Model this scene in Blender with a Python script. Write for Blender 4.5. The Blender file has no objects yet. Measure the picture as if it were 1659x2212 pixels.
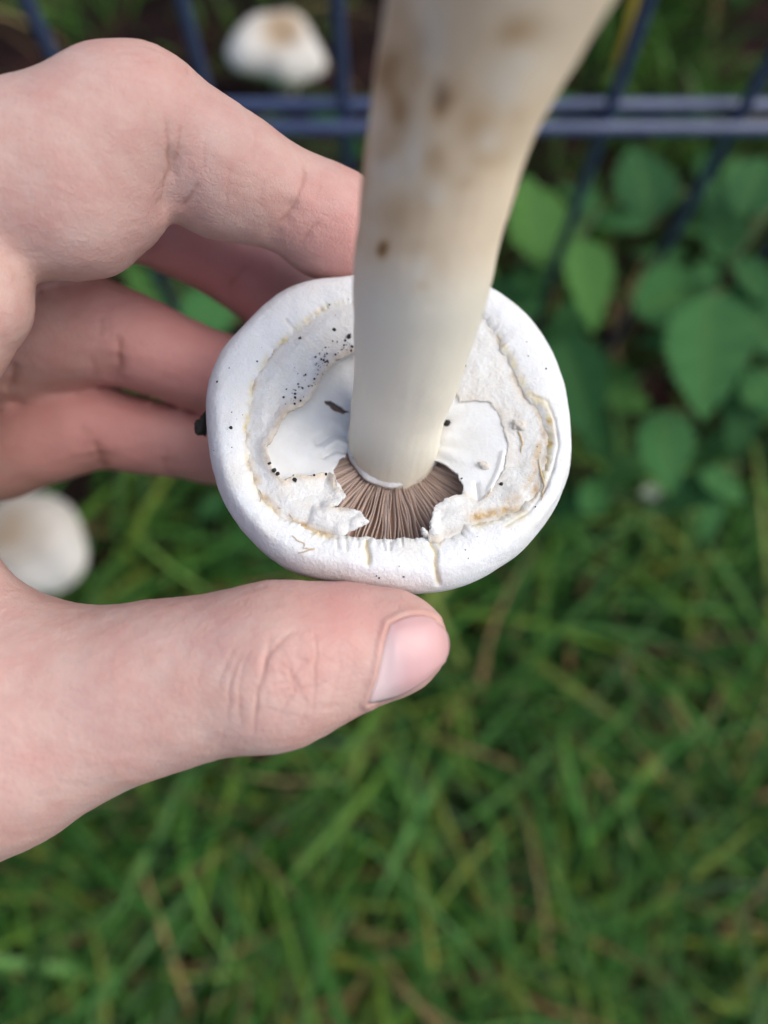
import bpy, math, random
import numpy as np
from mathutils import Matrix, Vector

random.seed(7)
rng = np.random.default_rng(11)
scn = bpy.context.scene
COL = scn.collection

# ------------------------------------------------------------------ camera, world, sun, exposure
CAM_H, TILT, FPX = 0.46, math.radians(17.2), 1662.0      # FPX: focal length for a 1659 x 2212 frame
cam_d = bpy.data.cameras.new('camera')
cam = bpy.data.objects.new('camera', cam_d)
COL.objects.link(cam)
cam.location = (0, 0, CAM_H)
cam.rotation_euler = (TILT, 0, 0)
cam_d.sensor_width = 36.0
cam_d.sensor_fit = 'AUTO'
cam_d.lens = 36.0 * FPX / 2212.0
cam_d.clip_start = 0.005
cam_d.clip_end = 200.0
cam_d.dof.use_dof = True
cam_d.dof.focus_distance = 0.1065
cam_d.dof.aperture_fstop = 7.4
scn.camera = cam

SUN_EL, SUN_AZ = math.radians(54), math.radians(90)      # azimuth clockwise from +Y
world = bpy.data.worlds.new('World')
scn.world = world
world.use_nodes = True
wn = world.node_tree
for n_ in list(wn.nodes):
    wn.nodes.remove(n_)
sky = wn.nodes.new('ShaderNodeTexSky')
sky.sky_type = 'NISHITA'
sky.sun_disc = False
sky.sun_elevation = SUN_EL
sky.sun_rotation = SUN_AZ
sky.air_density = 1.0
sky.dust_density = 4.0
sky.ozone_density = 1.0
bg = wn.nodes.new('ShaderNodeBackground')
bg.inputs['Strength'].default_value = 0.125
wo = wn.nodes.new('ShaderNodeOutputWorld')
wn.links.new(sky.outputs['Color'], bg.inputs['Color'])
wn.links.new(bg.outputs['Background'], wo.inputs['Surface'])

sun_d = bpy.data.lights.new('sun', 'SUN')
sun_d.energy = 1.4
sun_d.angle = math.radians(55)
sun_d.color = (0.91, 0.985, 1.0)
sun = bpy.data.objects.new('sun', sun_d)
COL.objects.link(sun)
sd = Vector((math.sin(SUN_AZ) * math.cos(SUN_EL), math.cos(SUN_AZ) * math.cos(SUN_EL), math.sin(SUN_EL)))
sun.rotation_euler = sd.to_track_quat('Z', 'Y').to_euler()
sun.location = (1, 1, 3)

scn.view_settings.view_transform = 'Standard'
scn.view_settings.look = 'None'
scn.view_settings.exposure = 0.42
scn.view_settings.gamma = 1.0
scn.render.engine = 'CYCLES'
scn.cycles.use_denoising = True
scn.cycles.max_bounces = 6

# ------------------------------------------------------------------ helpers
CT, ST = math.cos(TILT), math.sin(TILT)

def P(px, py, d):
    """point in camera space (mm) seen at frame position px, py (1659 x 2212) at depth d mm"""
    return np.array([(px - 829.5) / FPX * d, -(py - 1106.0) / FPX * d, -d], float)

def pix(p):
    p = np.asarray(p)
    d = -p[..., 2]
    return np.stack([p[..., 0] / d * FPX + 829.5, 1106.0 - p[..., 1] / d * FPX], -1)

def to_world(p):
    p = np.asarray(p, float) / 1000.0
    x, y, z = p[..., 0], p[..., 1], p[..., 2]
    return np.stack([x, y * CT - z * ST, y * ST + z * CT + CAM_H], -1)

def W(px, py, d):
    return to_world(P(px, py, d))

def G(px, py, h=0.0):
    """world point where the line of sight through px, py meets height h (m)"""
    q = to_world(P(px, py, 1000.0))
    o = np.array([0, 0, CAM_H])
    v = q - o
    t = (h - CAM_H) / v[2]
    return o + v * t

def link(o, parent=None):
    COL.objects.link(o)
    if parent is not None:
        o.parent = parent
    return o

def np_mesh(name, V, F, smooth=True, ngons=()):
    V = np.asarray(V, np.float32)
    F = np.asarray(F, np.int32)
    me = bpy.data.meshes.new(name)
    k = F.shape[1]
    me.vertices.add(len(V))
    me.vertices.foreach_set('co', V.ravel())
    tot = np.concatenate([np.full(len(F), k, np.int32), np.array([len(g) for g in ngons], np.int32)])
    idx = np.concatenate([F.ravel(), np.array([i for g in ngons for i in g], np.int32)]).astype(np.int32)
    me.loops.add(len(idx))
    me.loops.foreach_set('vertex_index', idx)
    me.polygons.add(len(tot))
    me.polygons.foreach_set('loop_start', np.concatenate([[0], np.cumsum(tot)[:-1]]).astype(np.int32))
    me.polygons.foreach_set('loop_total', tot)
    me.update(calc_edges=True)
    me.validate()
    if smooth:
        me.polygons.foreach_set('use_smooth', np.ones(len(me.polygons), bool))
    return me

def add_attr(me, name, vals):
    a = me.attributes.new(name, 'FLOAT', 'POINT')
    a.data.foreach_set('value', np.asarray(vals, np.float32))

def add_col(me, name, cols):
    a = me.attributes.new(name, 'FLOAT_COLOR', 'POINT')
    c = np.ones((len(cols), 4), np.float32)
    c[:, :3] = cols
    a.data.foreach_set('color', c.ravel())

def obj(name, me, mat, parent=None, loc=(0, 0, 0)):
    o = bpy.data.objects.new(name, me)
    if mat is not None and len(me.materials) == 0:
        me.materials.append(mat)
    o.location = loc
    return link(o, parent)

def empty(name, loc):
    o = bpy.data.objects.new(name, None)
    o.empty_display_size = 0.02
    o.location = loc
    return link(o)

def tag(o, label=None, cat=None, group=None, kind=None):
    if label: o['label'] = label
    if cat: o['category'] = cat
    if group: o['group'] = group
    if kind: o['kind'] = kind
    return o

def grid_faces(nu, nv, wrap=False):
    """quads of an nu x nv vertex grid (index u*nv+v); wrap closes u"""
    u = np.arange(nu if wrap else nu - 1)
    v = np.arange(nv - 1)
    U, Vv = np.meshgrid(u, v, indexing='ij')
    U2 = (U + 1) % nu
    return np.stack([U * nv + Vv, U2 * nv + Vv, U2 * nv + Vv + 1, U * nv + Vv + 1], -1).reshape(-1, 4)

def hash3(i, j, k, seed=0):
    n = (i * 374761393 + j * 668265263 + k * 2147483647 + seed * 1274126177).astype(np.int64) & 0xffffffff
    n = ((n ^ (n >> 13)) * 1274126177) & 0xffffffff
    n = n ^ (n >> 16)
    return (n & 0xffff) / 65535.0

def vnoise(p, scale=1.0, seed=0):
    """smooth value noise in -1..1 over points p, features of size scale"""
    q = np.asarray(p, float) / scale
    i = np.floor(q).astype(np.int64)
    f = q - i
    f = f * f * (3 - 2 * f)
    r = 0
    for a in (0, 1):
        for b in (0, 1):
            for c in (0, 1):
                w = (f[..., 0] if a else 1 - f[..., 0]) * (f[..., 1] if b else 1 - f[..., 1]) * (f[..., 2] if c else 1 - f[..., 2])
                r = r + w * hash3(i[..., 0] + a, i[..., 1] + b, i[..., 2] + c, seed)
    return r * 2 - 1

def fbm(p, scale, octs=3, seed=0):
    r, a, t = 0, 1.0, 0
    for o in range(octs):
        r = r + a * vnoise(p, scale / 2 ** o, seed + o * 17)
        t += a
        a *= 0.55
    return r / t

def poly_dist(q, line, closed=False):
    """distance from points q (n,2) to a polyline"""
    line = np.asarray(line, float)
    if closed:
        line = np.vstack([line, line[:1]])
    best = np.full(len(q), 1e9)
    for a, b in zip(line[:-1], line[1:]):
        ab = b - a
        t = np.clip(((q - a) @ ab) / max(ab @ ab, 1e-9), 0, 1)
        best = np.minimum(best, np.hypot(*(q - a - t[:, None] * ab).T))
    return best

def poly_dist_t(q, line):
    """distance to a polyline and the position (0..1) of the nearest point along it"""
    seg = np.hypot(*np.diff(line, axis=0).T)
    acc = np.concatenate([[0], np.cumsum(seg)]) / seg.sum()
    best, bt = np.full(len(q), 1e9), np.zeros(len(q))
    for i, (a, b) in enumerate(zip(line[:-1], line[1:])):
        ab = b - a
        t = np.clip(((q - a) @ ab) / max(ab @ ab, 1e-9), 0, 1)
        d = np.hypot(*(q - a - t[:, None] * ab).T)
        m = d < best
        best[m] = d[m]
        bt[m] = acc[i] + t[m] * (acc[i + 1] - acc[i])
    return best, bt

def inside(q, poly):
    poly = np.asarray(poly, float)
    r = np.zeros(len(q), bool)
    x, y = q[:, 0], q[:, 1]
    for a, b in zip(poly, np.roll(poly, -1, 0)):
        c = (a[1] > y) != (b[1] > y)
        xi = (b[0] - a[0]) * (y - a[1]) / (b[1] - a[1] + 1e-12) + a[0]
        r ^= c & (x < xi)
    return r

def signed(q, poly):
    d = poly_dist(q, poly, True)
    return np.where(inside(q, poly), -d, d)

def smooth_curve(pts, n):
    """Catmull-Rom through pts (k,m) sampled at n points"""
    pts = np.asarray(pts, float)
    ext = np.vstack([2 * pts[0] - pts[1], pts, 2 * pts[-1] - pts[-2]])
    t = np.linspace(0, len(pts) - 1 - 1e-6, n)
    i = t.astype(int)
    f = (t - i)[:, None]
    a, b, c, d = ext[i], ext[i + 1], ext[i + 2], ext[i + 3]
    return 0.5 * (2 * b + (c - a) * f + (2 * a - 5 * b + 4 * c - d) * f ** 2 + (3 * b - a - 3 * c + d) * f ** 3)

def sstep(a, b, x):
    t = np.clip((x - a) / (b - a), 0, 1)
    return t * t * (3 - 2 * t)

def tube_mesh(name, pts, rads, n=10, cap_ends=True):
    pts = np.asarray(pts, float)
    rads = np.asarray(rads, float)
    T = np.gradient(pts, axis=0)
    T /= np.linalg.norm(T, axis=1)[:, None]
    ref = np.array([0, 0, 1.0]) if abs(T[0][2]) < 0.9 else np.array([1.0, 0, 0])
    V = []
    N = np.cross(T[0], ref)
    N /= np.linalg.norm(N)
    for p, t, r in zip(pts, T, rads):
        N = N - t * (N @ t)
        N /= np.linalg.norm(N)
        B = np.cross(t, N)
        a = np.arange(n) / n * 2 * math.pi
        V.append(p + r * (np.cos(a)[:, None] * N + np.sin(a)[:, None] * B))
    V = np.array(V).reshape(-1, 3)
    F = []
    for k in range(len(pts) - 1):
        for j in range(n):
            F.append((k * n + j, k * n + (j + 1) % n, (k + 1) * n + (j + 1) % n, (k + 1) * n + j))
    if cap_ends:
        V = np.vstack([V, pts[:1], pts[-1:]])
        c0, c1, e = len(V) - 2, len(V) - 1, (len(pts) - 1) * n
        for j in range(0, n, 2):
            F.append((c0, (j + 2) % n, (j + 1) % n, j))
            F.append((c1, e + j, e + (j + 1) % n, e + (j + 2) % n))
    return np_mesh(name, V, np.array(F))

# ------------------------------------------------------------------ materials
class NT:
    def __init__(self, name):
        self.m = bpy.data.materials.new(name)
        self.m.use_nodes = True
        self.t = self.m.node_tree
        self.b = self.t.nodes['Principled BSDF']
        self.out = self.t.nodes['Material Output']
        self._tc = None
    def n(self, kind, **kw):
        nd = self.t.nodes.new(kind)
        for k, v in kw.items():
            if k in nd.inputs.keys():
                nd.inputs[k].default_value = v
            else:
                setattr(nd, k, v)
        return nd
    def l(self, a, b):
        self.t.links.new(a, b)
    def coord(self):
        if not self._tc:
            self._tc = self.n('ShaderNodeTexCoord')
        return self._tc.outputs['Object']
    def noise(self, scale, detail=3, rough=0.55, co=None):
        nd = self.n('ShaderNodeTexNoise')
        nd.inputs['Scale'].default_value = scale
        nd.inputs['Detail'].default_value = detail
        nd.inputs['Roughness'].default_value = rough
        self.l(co or self.coord(), nd.inputs['Vector'])
        return nd.outputs['Fac']
    def ramp(self, fac, stops):
        r = self.n('ShaderNodeValToRGB')
        e = r.color_ramp.elements
        while len(e) < len(stops):
            e.new(0.5)
        for el, (p, c) in zip(e, stops):
            el.position = p
            el.color = (*c, 1) if len(c) == 3 else c
        self.l(fac, r.inputs['Fac'])
        return r.outputs['Color']
    def mix(self, fac, a, b, mode='MIX'):
        x = self.n('ShaderNodeMix', data_type='RGBA', blend_type=mode)
        for sock, v in ((x.inputs[0], fac), (x.inputs[6], a), (x.inputs[7], b)):
            if isinstance(v, (int, float)):
                sock.default_value = v
            elif isinstance(v, (tuple, list)):
                sock.default_value = (*v, 1) if len(v) == 3 else v
            else:
                self.l(v, sock)
        return x.outputs[2]
    def math(self, op, a, b=0.0):
        x = self.n('ShaderNodeMath', operation=op)
        for sock, v in ((x.inputs[0], a), (x.inputs[1], b)):
            if isinstance(v, (int, float)):
                sock.default_value = v
            else:
                self.l(v, sock)
        return x.outputs[0]
    def attr(self, name, out='Fac'):
        a = self.n('ShaderNodeAttribute', attribute_name=name)
        return a.outputs[out]
    def bump(self, h, strength, dist, prev=None):
        b = self.n('ShaderNodeBump')
        b.inputs['Strength'].default_value = strength
        b.inputs['Distance'].default_value = dist
        self.l(h, b.inputs['Height'])
        if prev is not None:
            self.l(prev, b.inputs['Normal'])
        return b.outputs['Normal']
    def set(self, **kw):
        for k, v in kw.items():
            s = self.b.inputs[k.replace('_', ' ')]
            if isinstance(v, (int, float)):
                s.default_value = v
            elif isinstance(v, (tuple, list)):
                s.default_value = (*v, 1) if (len(v) == 3 and s.type == 'RGBA') else v
            else:
                self.l(v, s)

def m_skin():
    m = NT('skin')
    blush, crease = m.attr('blush'), m.attr('crease')
    base = m.ramp(m.noise(210, 5, .65), [(0.34, (0.62, 0.43, 0.365)), (0.5, (0.595, 0.38, 0.32)), (0.68, (0.57, 0.33, 0.275))])
    vein = m.ramp(m.noise(70, 2), [(0.5, (0, 0, 0)), (0.75, (1, 1, 1))])
    c = m.mix(m.math('MULTIPLY', vein, 0.25), base, (0.50, 0.37, 0.36))
    c = m.mix(blush, c, (0.62, 0.27, 0.25))
    c = m.mix(m.math('MULTIPLY', crease, 0.62), c, (0.42, 0.17, 0.12))
    vor = m.n('ShaderNodeTexVoronoi', feature='DISTANCE_TO_EDGE')
    vor.inputs['Scale'].default_value = 1500
    m.l(m.coord(), vor.inputs['Vector'])
    ed = m.n('ShaderNodeMapRange')
    ed.inputs['From Max'].default_value = 0.16
    m.l(vor.outputs['Distance'], ed.inputs['Value'])
    n1 = m.bump(ed.outputs[0], 0.34, 0.00010)
    n2 = m.bump(m.noise(2600, 3), 0.5, 0.00014, n1)
    n3 = m.bump(m.noise(420, 3), 0.28, 0.0004, n2)
    m.set(Base_Color=c, Roughness=0.52, Normal=n3, Subsurface_Weight=0.35,
          Subsurface_Radius=(1.0, 0.35, 0.2), Subsurface_Scale=0.0022, Specular_IOR_Level=0.38)
    return m.m

def m_nail():
    m = NT('nail')
    lun = m.attr('lunula')
    c = m.mix(lun, (0.66, 0.385, 0.375), (0.72, 0.55, 0.54))
    w = m.noise(300, 2)
    m.set(Base_Color=c, Roughness=0.38, Subsurface_Weight=0.3, Subsurface_Radius=(1.0, 0.4, 0.3),
          Subsurface_Scale=0.0015, Normal=m.bump(w, 0.15, 0.0003))
    return m.m

def m_cap():
    m = NT('cap_flesh')
    st = m.attr('stain')
    n = m.noise(120, 4)
    c = m.ramp(n, [(0.3, (0.77, 0.765, 0.76)), (0.7, (0.81, 0.81, 0.815))])
    c = m.mix(st, c, m.ramp(m.noise(600, 3), [(0.35, (0.58, 0.40, 0.13)), (0.6, (0.78, 0.66, 0.30))]))
    fib = m.noise(2600, 4, 0.65)
    lum = m.noise(700, 3)
    nn = m.bump(fib, 0.6, 0.0003, m.bump(lum, 0.45, 0.0006))
    m.set(Base_Color=c, Roughness=0.75, Normal=nn, Subsurface_Weight=0.25, Subsurface_Radius=(1.0, 0.8, 0.6),
          Subsurface_Scale=0.0015, Specular_IOR_Level=0.25)
    return m.m

def m_veil():
    m = NT('veil')
    st, fz = m.attr('stain'), m.attr('fuzz')
    c = m.ramp(m.noise(500, 4), [(0.3, (0.78, 0.75, 0.71)), (0.65, (0.83, 0.82, 0.80))])
    c = m.mix(st, c, m.ramp(m.noise(900, 3), [(0.35, (0.42, 0.25, 0.10)), (0.6, (0.68, 0.51, 0.30))]))
    hh = m.noise(1900, 5, 0.7)
    nn = m.bump(hh, 0.75, 0.0005)
    m.set(Base_Color=c, Roughness=0.8, Normal=nn, Subsurface_Weight=0.2, Subsurface_Radius=(1.0, 0.8, 0.6),
          Subsurface_Scale=0.001, Specular_IOR_Level=0.2)
    return m.m

def m_membrane():
    m = NT('membrane')
    c = m.ramp(m.noise(260, 3), [(0.3, (0.77, 0.76, 0.75)), (0.7, (0.83, 0.83, 0.83))])
    c = m.mix(m.attr('stain'), c, (0.70, 0.58, 0.40))
    m.set(Base_Color=c, Roughness=0.5, Normal=m.bump(m.noise(900, 4, .65), 0.4, 0.0004), Subsurface_Weight=0.2,
          Subsurface_Radius=(1.0, 0.8, 0.6), Subsurface_Scale=0.001, Specular_IOR_Level=0.3)
    return m.m

def m_gill():
    m = NT('gill')
    oi = m.n('ShaderNodeObjectInfo')
    c = m.ramp(oi.outputs['Random'], [(0.0, (0.38, 0.27, 0.22)), (0.5, (0.46, 0.34, 0.285)), (1.0, (0.53, 0.41, 0.355))])
    m.set(Base_Color=c, Roughness=0.7, Normal=m.bump(m.noise(1500, 2), 0.2, 0.0002))
    return m.m

def m_stem():
    m = NT('stem_flesh')
    st, wh = m.attr('stain'), m.attr('scuff')
    c = m.ramp(m.noise(90, 3), [(0.3, (0.80, 0.63, 0.45)), (0.7, (0.86, 0.72, 0.535))])
    c = m.mix(m.attr('clean'), c, (0.80, 0.745, 0.615))
    c = m.mix(m.math('MINIMUM', m.math('MULTIPLY', st, 1.5), 1.0), c, m.ramp(st, [(0.0, (.72, .52, .30)), (.5, (.56, .355, .175)), (1.0, (.20, .10, .045))]))
    c = m.mix(wh, c, (0.84, 0.77, 0.65))
    m.set(Base_Color=c, Roughness=0.6, Normal=m.bump(m.noise(800, 4), 0.2, 0.0004), Subsurface_Weight=0.25,
          Subsurface_Radius=(1.0, 0.8, 0.5), Subsurface_Scale=0.002, Specular_IOR_Level=0.3)
    return m.m

def m_simple(name, col, rough=0.7, col2=None, scale=200, bump=0.0):
    m = NT(name)
    c = m.ramp(m.noise(scale, 4), [(0.35, col), (0.65, col2 or col)])
    m.set(Base_Color=c, Roughness=rough)
    if bump:
        m.set(Normal=m.bump(m.noise(scale * 4, 3), bump, 0.001))
    return m.m

def m_blade(name, rough=0.45, trans=0.25):
    m = NT(name)
    c = m.attr('col', 'Color')
    m.set(Base_Color=c, Roughness=rough, Specular_IOR_Level=0.28)
    tr = m.n('ShaderNodeBsdfTranslucent')
    m.l(c, tr.inputs['Color'])
    mx = m.n('ShaderNodeMixShader')
    mx.inputs[0].default_value = trans
    m.l(m.b.outputs[0], mx.inputs[1])
    m.l(tr.outputs[0], mx.inputs[2])
    m.l(mx.outputs[0], m.out.inputs['Surface'])
    return m.m

def m_leaf():
    m = NT('leaf')
    oi = m.n('ShaderNodeObjectInfo')
    c = m.ramp(oi.outputs['Random'], [(0.0, (0.026, 0.12, 0.034)), (0.4, (0.055, 0.20, 0.055)), (0.75, (0.08, 0.255, 0.075)), (1.0, (0.135, 0.31, 0.05))])
    c = m.mix(m.math('MULTIPLY', m.attr('vein'), .6), c, (0.11, 0.25, 0.06))
    c = m.mix(m.math('MULTIPLY', m.noise(60, 3), 0.4), c, (0.04, 0.11, 0.025))
    m.set(Base_Color=c, Roughness=0.5, Specular_IOR_Level=0.25, Normal=m.bump(m.noise(180, 3), 0.4, 0.002))
    tr = m.n('ShaderNodeBsdfTranslucent')
    m.l(c, tr.inputs['Color'])
    mx = m.n('ShaderNodeMixShader')
    mx.inputs[0].default_value = 0.25
    m.l(m.b.outputs[0], mx.inputs[1])
    m.l(tr.outputs[0], mx.inputs[2])
    m.l(mx.outputs[0], m.out.inputs['Surface'])
    return m.m

def m_soil():
    m = NT('soil')
    c = m.ramp(m.noise(25, 6), [(0.3, (0.006, 0.004, 0.0035)), (0.5, (0.016, 0.008, 0.008)), (0.7, (0.04, 0.017, 0.014))])
    m.set(Base_Color=c, Roughness=0.95, Specular_IOR_Level=0.1, Normal=m.bump(m.noise(120, 5), 0.9, 0.006))
    return m.m

def m_fence():
    m = NT('fence_coating')
    c = m.ramp(m.noise(150, 3), [(0.35, (0.042, 0.060, 0.13)), (0.7, (0.058, 0.078, 0.16))])
    m.set(Base_Color=c, Roughness=0.36, Specular_IOR_Level=0.7, Normal=m.bump(m.noise(600, 3), 0.15, 0.0008))
    return m.m

SKIN, NAIL, CAP, VEIL, MEMB, GILL, STEM = m_skin(), m_nail(), m_cap(), m_veil(), m_membrane(), m_gill(), m_stem()
LEAF, SOIL, FENCE = m_leaf(), m_soil(), m_fence()
BLADE = m_blade('grass_blade')
STRAW = m_blade('straw', 0.6, 0.15)
GILLBED = m_simple('gill_bed', (0.30, 0.20, 0.155), 0.9)
CRUMB = m_simple('crumb', (0.012, 0.011, 0.010), 0.8, (0.03, 0.026, 0.02), 2000)
STALK = m_simple('weed_stalk', (0.07, 0.12, 0.03), 0.5, (0.10, 0.14, 0.05), 90)
FIBRE = m_simple('tan_fibre', (0.50, 0.36, 0.19), 0.7, (0.62, 0.48, 0.29), 900)
WILDCAP = m_simple('wild_cap', (0.62, 0.60, 0.57), 0.7, (0.74, 0.73, 0.71), 60, 0.2)

# ------------------------------------------------------------------ ground
me = np_mesh('ground', [(-15, -15, 0), (15, -15, 0), (15, 15, 0), (-15, 15, 0)], [(0, 1, 2, 3)], False)
tag(obj('ground', me, SOIL), kind='structure')

# ------------------------------------------------------------------ fence
FY, BARZ = 0.231, 0.224
fence = tag(empty('wire_fence', (0, FY, 0)), 'slate blue twin bar wire mesh fence behind the held mushroom', 'fence')
vw = tube_mesh('vertical_wire', [(0, 0, -0.05), (0, 0, 0.3), (0, 0, 0.86)], [0.0025] * 3, 12)
for k in range(-10, 11):
    obj('vertical_wire', vw, FENCE, fence, (-0.0151 + k * 0.0502, 0, 0))
hw = tube_mesh('horizontal_bar', [(-0.62, 0, 0), (0, 0, 0), (0.62, 0, 0)], [0.0028] * 3, 12)
for z in (BARZ, BARZ + 0.2, BARZ + 0.4, BARZ + 0.6):
    for s in (-1, 1):
        obj('horizontal_bar', hw, FENCE, fence, (0, s * 0.0053, z))

# ------------------------------------------------------------------ hand (one continuous surface grown from a distance field)
def seg_sdf(p, A, B, ra, rb):
    rmx = max(ra.max(), rb.max())
    b0 = (np.minimum(A.min(0), B.min(0)) - rmx).astype(np.float32)
    b1_ = (np.maximum(A.max(0), B.max(0)) + rmx).astype(np.float32)
    q = np.maximum(np.maximum(b0 - p, p - b1_), 0)
    box = np.sqrt(np.einsum('ij,ij->i', q, q))
    m = box < 11
    d = box + 2
    if m.any():
        d[m] = seg_exact(p[m], A, B, ra, rb)
    return d

def seg_exact(p, A, B, ra, rb):
    d = np.full(len(p), 1e9, np.float32)
    for a, b, r0, r1 in zip(A, B, ra, rb):
        ab = (b - a).astype(np.float32)
        pa = p - a.astype(np.float32)
        t = np.clip((pa @ ab) / np.float32(ab @ ab + 1e-9), 0, 1)
        q = pa - t[:, None] * ab
        d = np.minimum(d, np.sqrt(np.einsum('ij,ij->i', q, q)) - (r0 + t * (r1 - r0)).astype(np.float32))
    return d

def smin(a, b, k):
    h = np.clip(k - np.abs(a - b), 0, None) / k
    return np.minimum(a, b) - h * h * k * 0.25

def chain(rows, n):
    """rows: px, py, depth mm, radius in frame px -> segments"""
    pts = np.array([[*P(x, y, d), r * d / FPX] for x, y, d, r in rows])
    c = smooth_curve(pts, n)
    return c[:-1, :3], c[1:, :3], c[:-1, 3], c[1:, 3]

def blobs(rows):
    A = np.array([P(x, y, d) for x, y, d, r in rows])
    r = np.array([r * d / FPX for x, y, d, r in rows])
    return A, A + 1e-3, r, r

DIG = {}
DIG['thumb'] = [chain([(-160, 1635, 106, 248), (40, 1563, 104, 218), (200, 1516, 103, 200), (360, 1478, 102, 184), (500, 1447, 101, 172),
                       (610, 1425, 100.5, 168), (700, 1412, 100.5, 150), (790, 1404, 101, 122), (845, 1396, 101, 112), (868, 1390, 101, 103)], 30),
                blobs([(760, 1378, 103, 112), (830, 1376, 103, 98), (590, 1445, 101, 172)])]
DIG['index'] = [chain([(-330, 500, 107, 205), (-120, 430, 105, 205), (60, 392, 104, 198), (185, 340, 104, 182), (288, 272, 105, 164),
                       (370, 310, 108, 146), (480, 365, 111, 130), (580, 415, 114, 112), (640, 440, 116, 108), (720, 475, 119, 110),
                       (790, 515, 122, 104), (850, 550, 124, 82)], 36),
                blobs([(175, 455, 104, 145), (235, 415, 105, 125), (470, 392, 111, 112), (510, 398, 112, 100), (715, 505, 120, 100), (250, 440, 105, 112)])]
DIG['middle'] = [chain([(-345, 620, 124, 165), (-50, 520, 126, 150), (200, 455, 129, 125), (300, 452, 131, 108), (400, 502, 134, 102),
                        (480, 548, 137, 92), (560, 602, 139, 94), (640, 665, 141, 90)], 12)]
DIG['ring'] = [chain([(-330, 780, 137, 145), (-60, 752, 136, 128), (80, 728, 135, 122), (190, 716, 134, 116), (260, 727, 134, 104),
                      (350, 764, 135, 97), (440, 800, 137, 90), (520, 825, 139, 90), (590, 850, 141, 78)], 13)]
DIG['pinky'] = [chain([(-290, 930, 150, 125), (-60, 985, 146, 108), (60, 955, 144, 104), (150, 930, 143, 100), (215, 920, 143, 92),
                       (310, 945, 143, 82), (400, 955, 144, 78), (470, 968, 145, 82), (540, 975, 146, 70)], 13)]

def caps_mm(rows):
    A = np.array([P(*a) for a, b, r0, r1 in rows])
    B = np.array([P(*b) for a, b, r0, r1 in rows])
    return A, B, np.array([r[2] for r in rows], float), np.array([r[3] for r in rows], float)

iM, mM, rM, pM = (-330, 510, 107), (-345, 640, 122), (-330, 790, 136), (-290, 930, 149)
W1, W2 = (-1230, 1480, 119), (-1260, 1560, 141)
PALM = caps_mm([(iM, W1, 11, 14), (mM, W1, 11, 13), (rM, W2, 10.5, 13), (pM, W2, 10, 13), (mM, W2, 11, 13),
                (W1, (-2250, 2080, 122), 15, 22), (W2, (-2250, 2100, 148), 15, 22),
                ((-20, 1580, 105), (-640, 1690, 117), 13.8, 18), ((-640, 1690, 117), W1, 18, 14),
                ((-400, 1300, 112), (-900, 1350, 122), 12, 15)])
WEB = caps_mm([((-66, 650, 100.5), (-200, 930, 103), 7.6, 6.5), ((-200, 930, 103), (-130, 1220, 104), 6.5, 6.5),
               ((-130, 1220, 104), (-30, 1420, 104), 6.5, 9), ((-200, 930, 103), (-700, 1100, 113), 7, 12),
               ((-66, 650, 100.5), (-420, 640, 108), 8, 12), ((-130, 1220, 104), (-620, 1400, 113), 7, 14),
               ((-200, 930, 103), (-520, 900, 117), 7, 12), ((-66, 650, 100.5), (-360, 790, 118), 7.5, 12), ((-130, 1220, 104), (-520, 1150, 116), 7, 13),
               ((-360, 700, 114), (-560, 1300, 117), 12, 14)])

def digit_sdf(p, name):
    parts = DIG[name]
    d = seg_sdf(p, *parts[0])
    for s in parts[1:]:
        d = smin(d, seg_sdf(p, *s), 3.0)
    return d

def hand_sdf(p):
    p = p.astype(np.float32)
    d = None
    for k in ('index', 'middle', 'ring', 'pinky'):
        e = digit_sdf(p, k)
        d = e if d is None else smin(d, e, 0.7)
    palm = seg_sdf(p, *PALM)
    web = seg_sdf(p, *WEB)
    th = digit_sdf(p, 'thumb')
    body = smin(smin(palm, web, 8.0), th, 9.0)
    return smin(d, body, 2.2)

def sdf_grad(f, p, e=0.05):
    k = np.array([[1, -1, -1], [-1, -1, 1], [-1, 1, -1], [1, 1, 1]], np.float32)
    g = 0
    for v in k:
        g = g + v * f(p + v * np.float32(e))[:, None]
    return g / (np.linalg.norm(g, axis=1)[:, None] + 1e-9)

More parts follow.
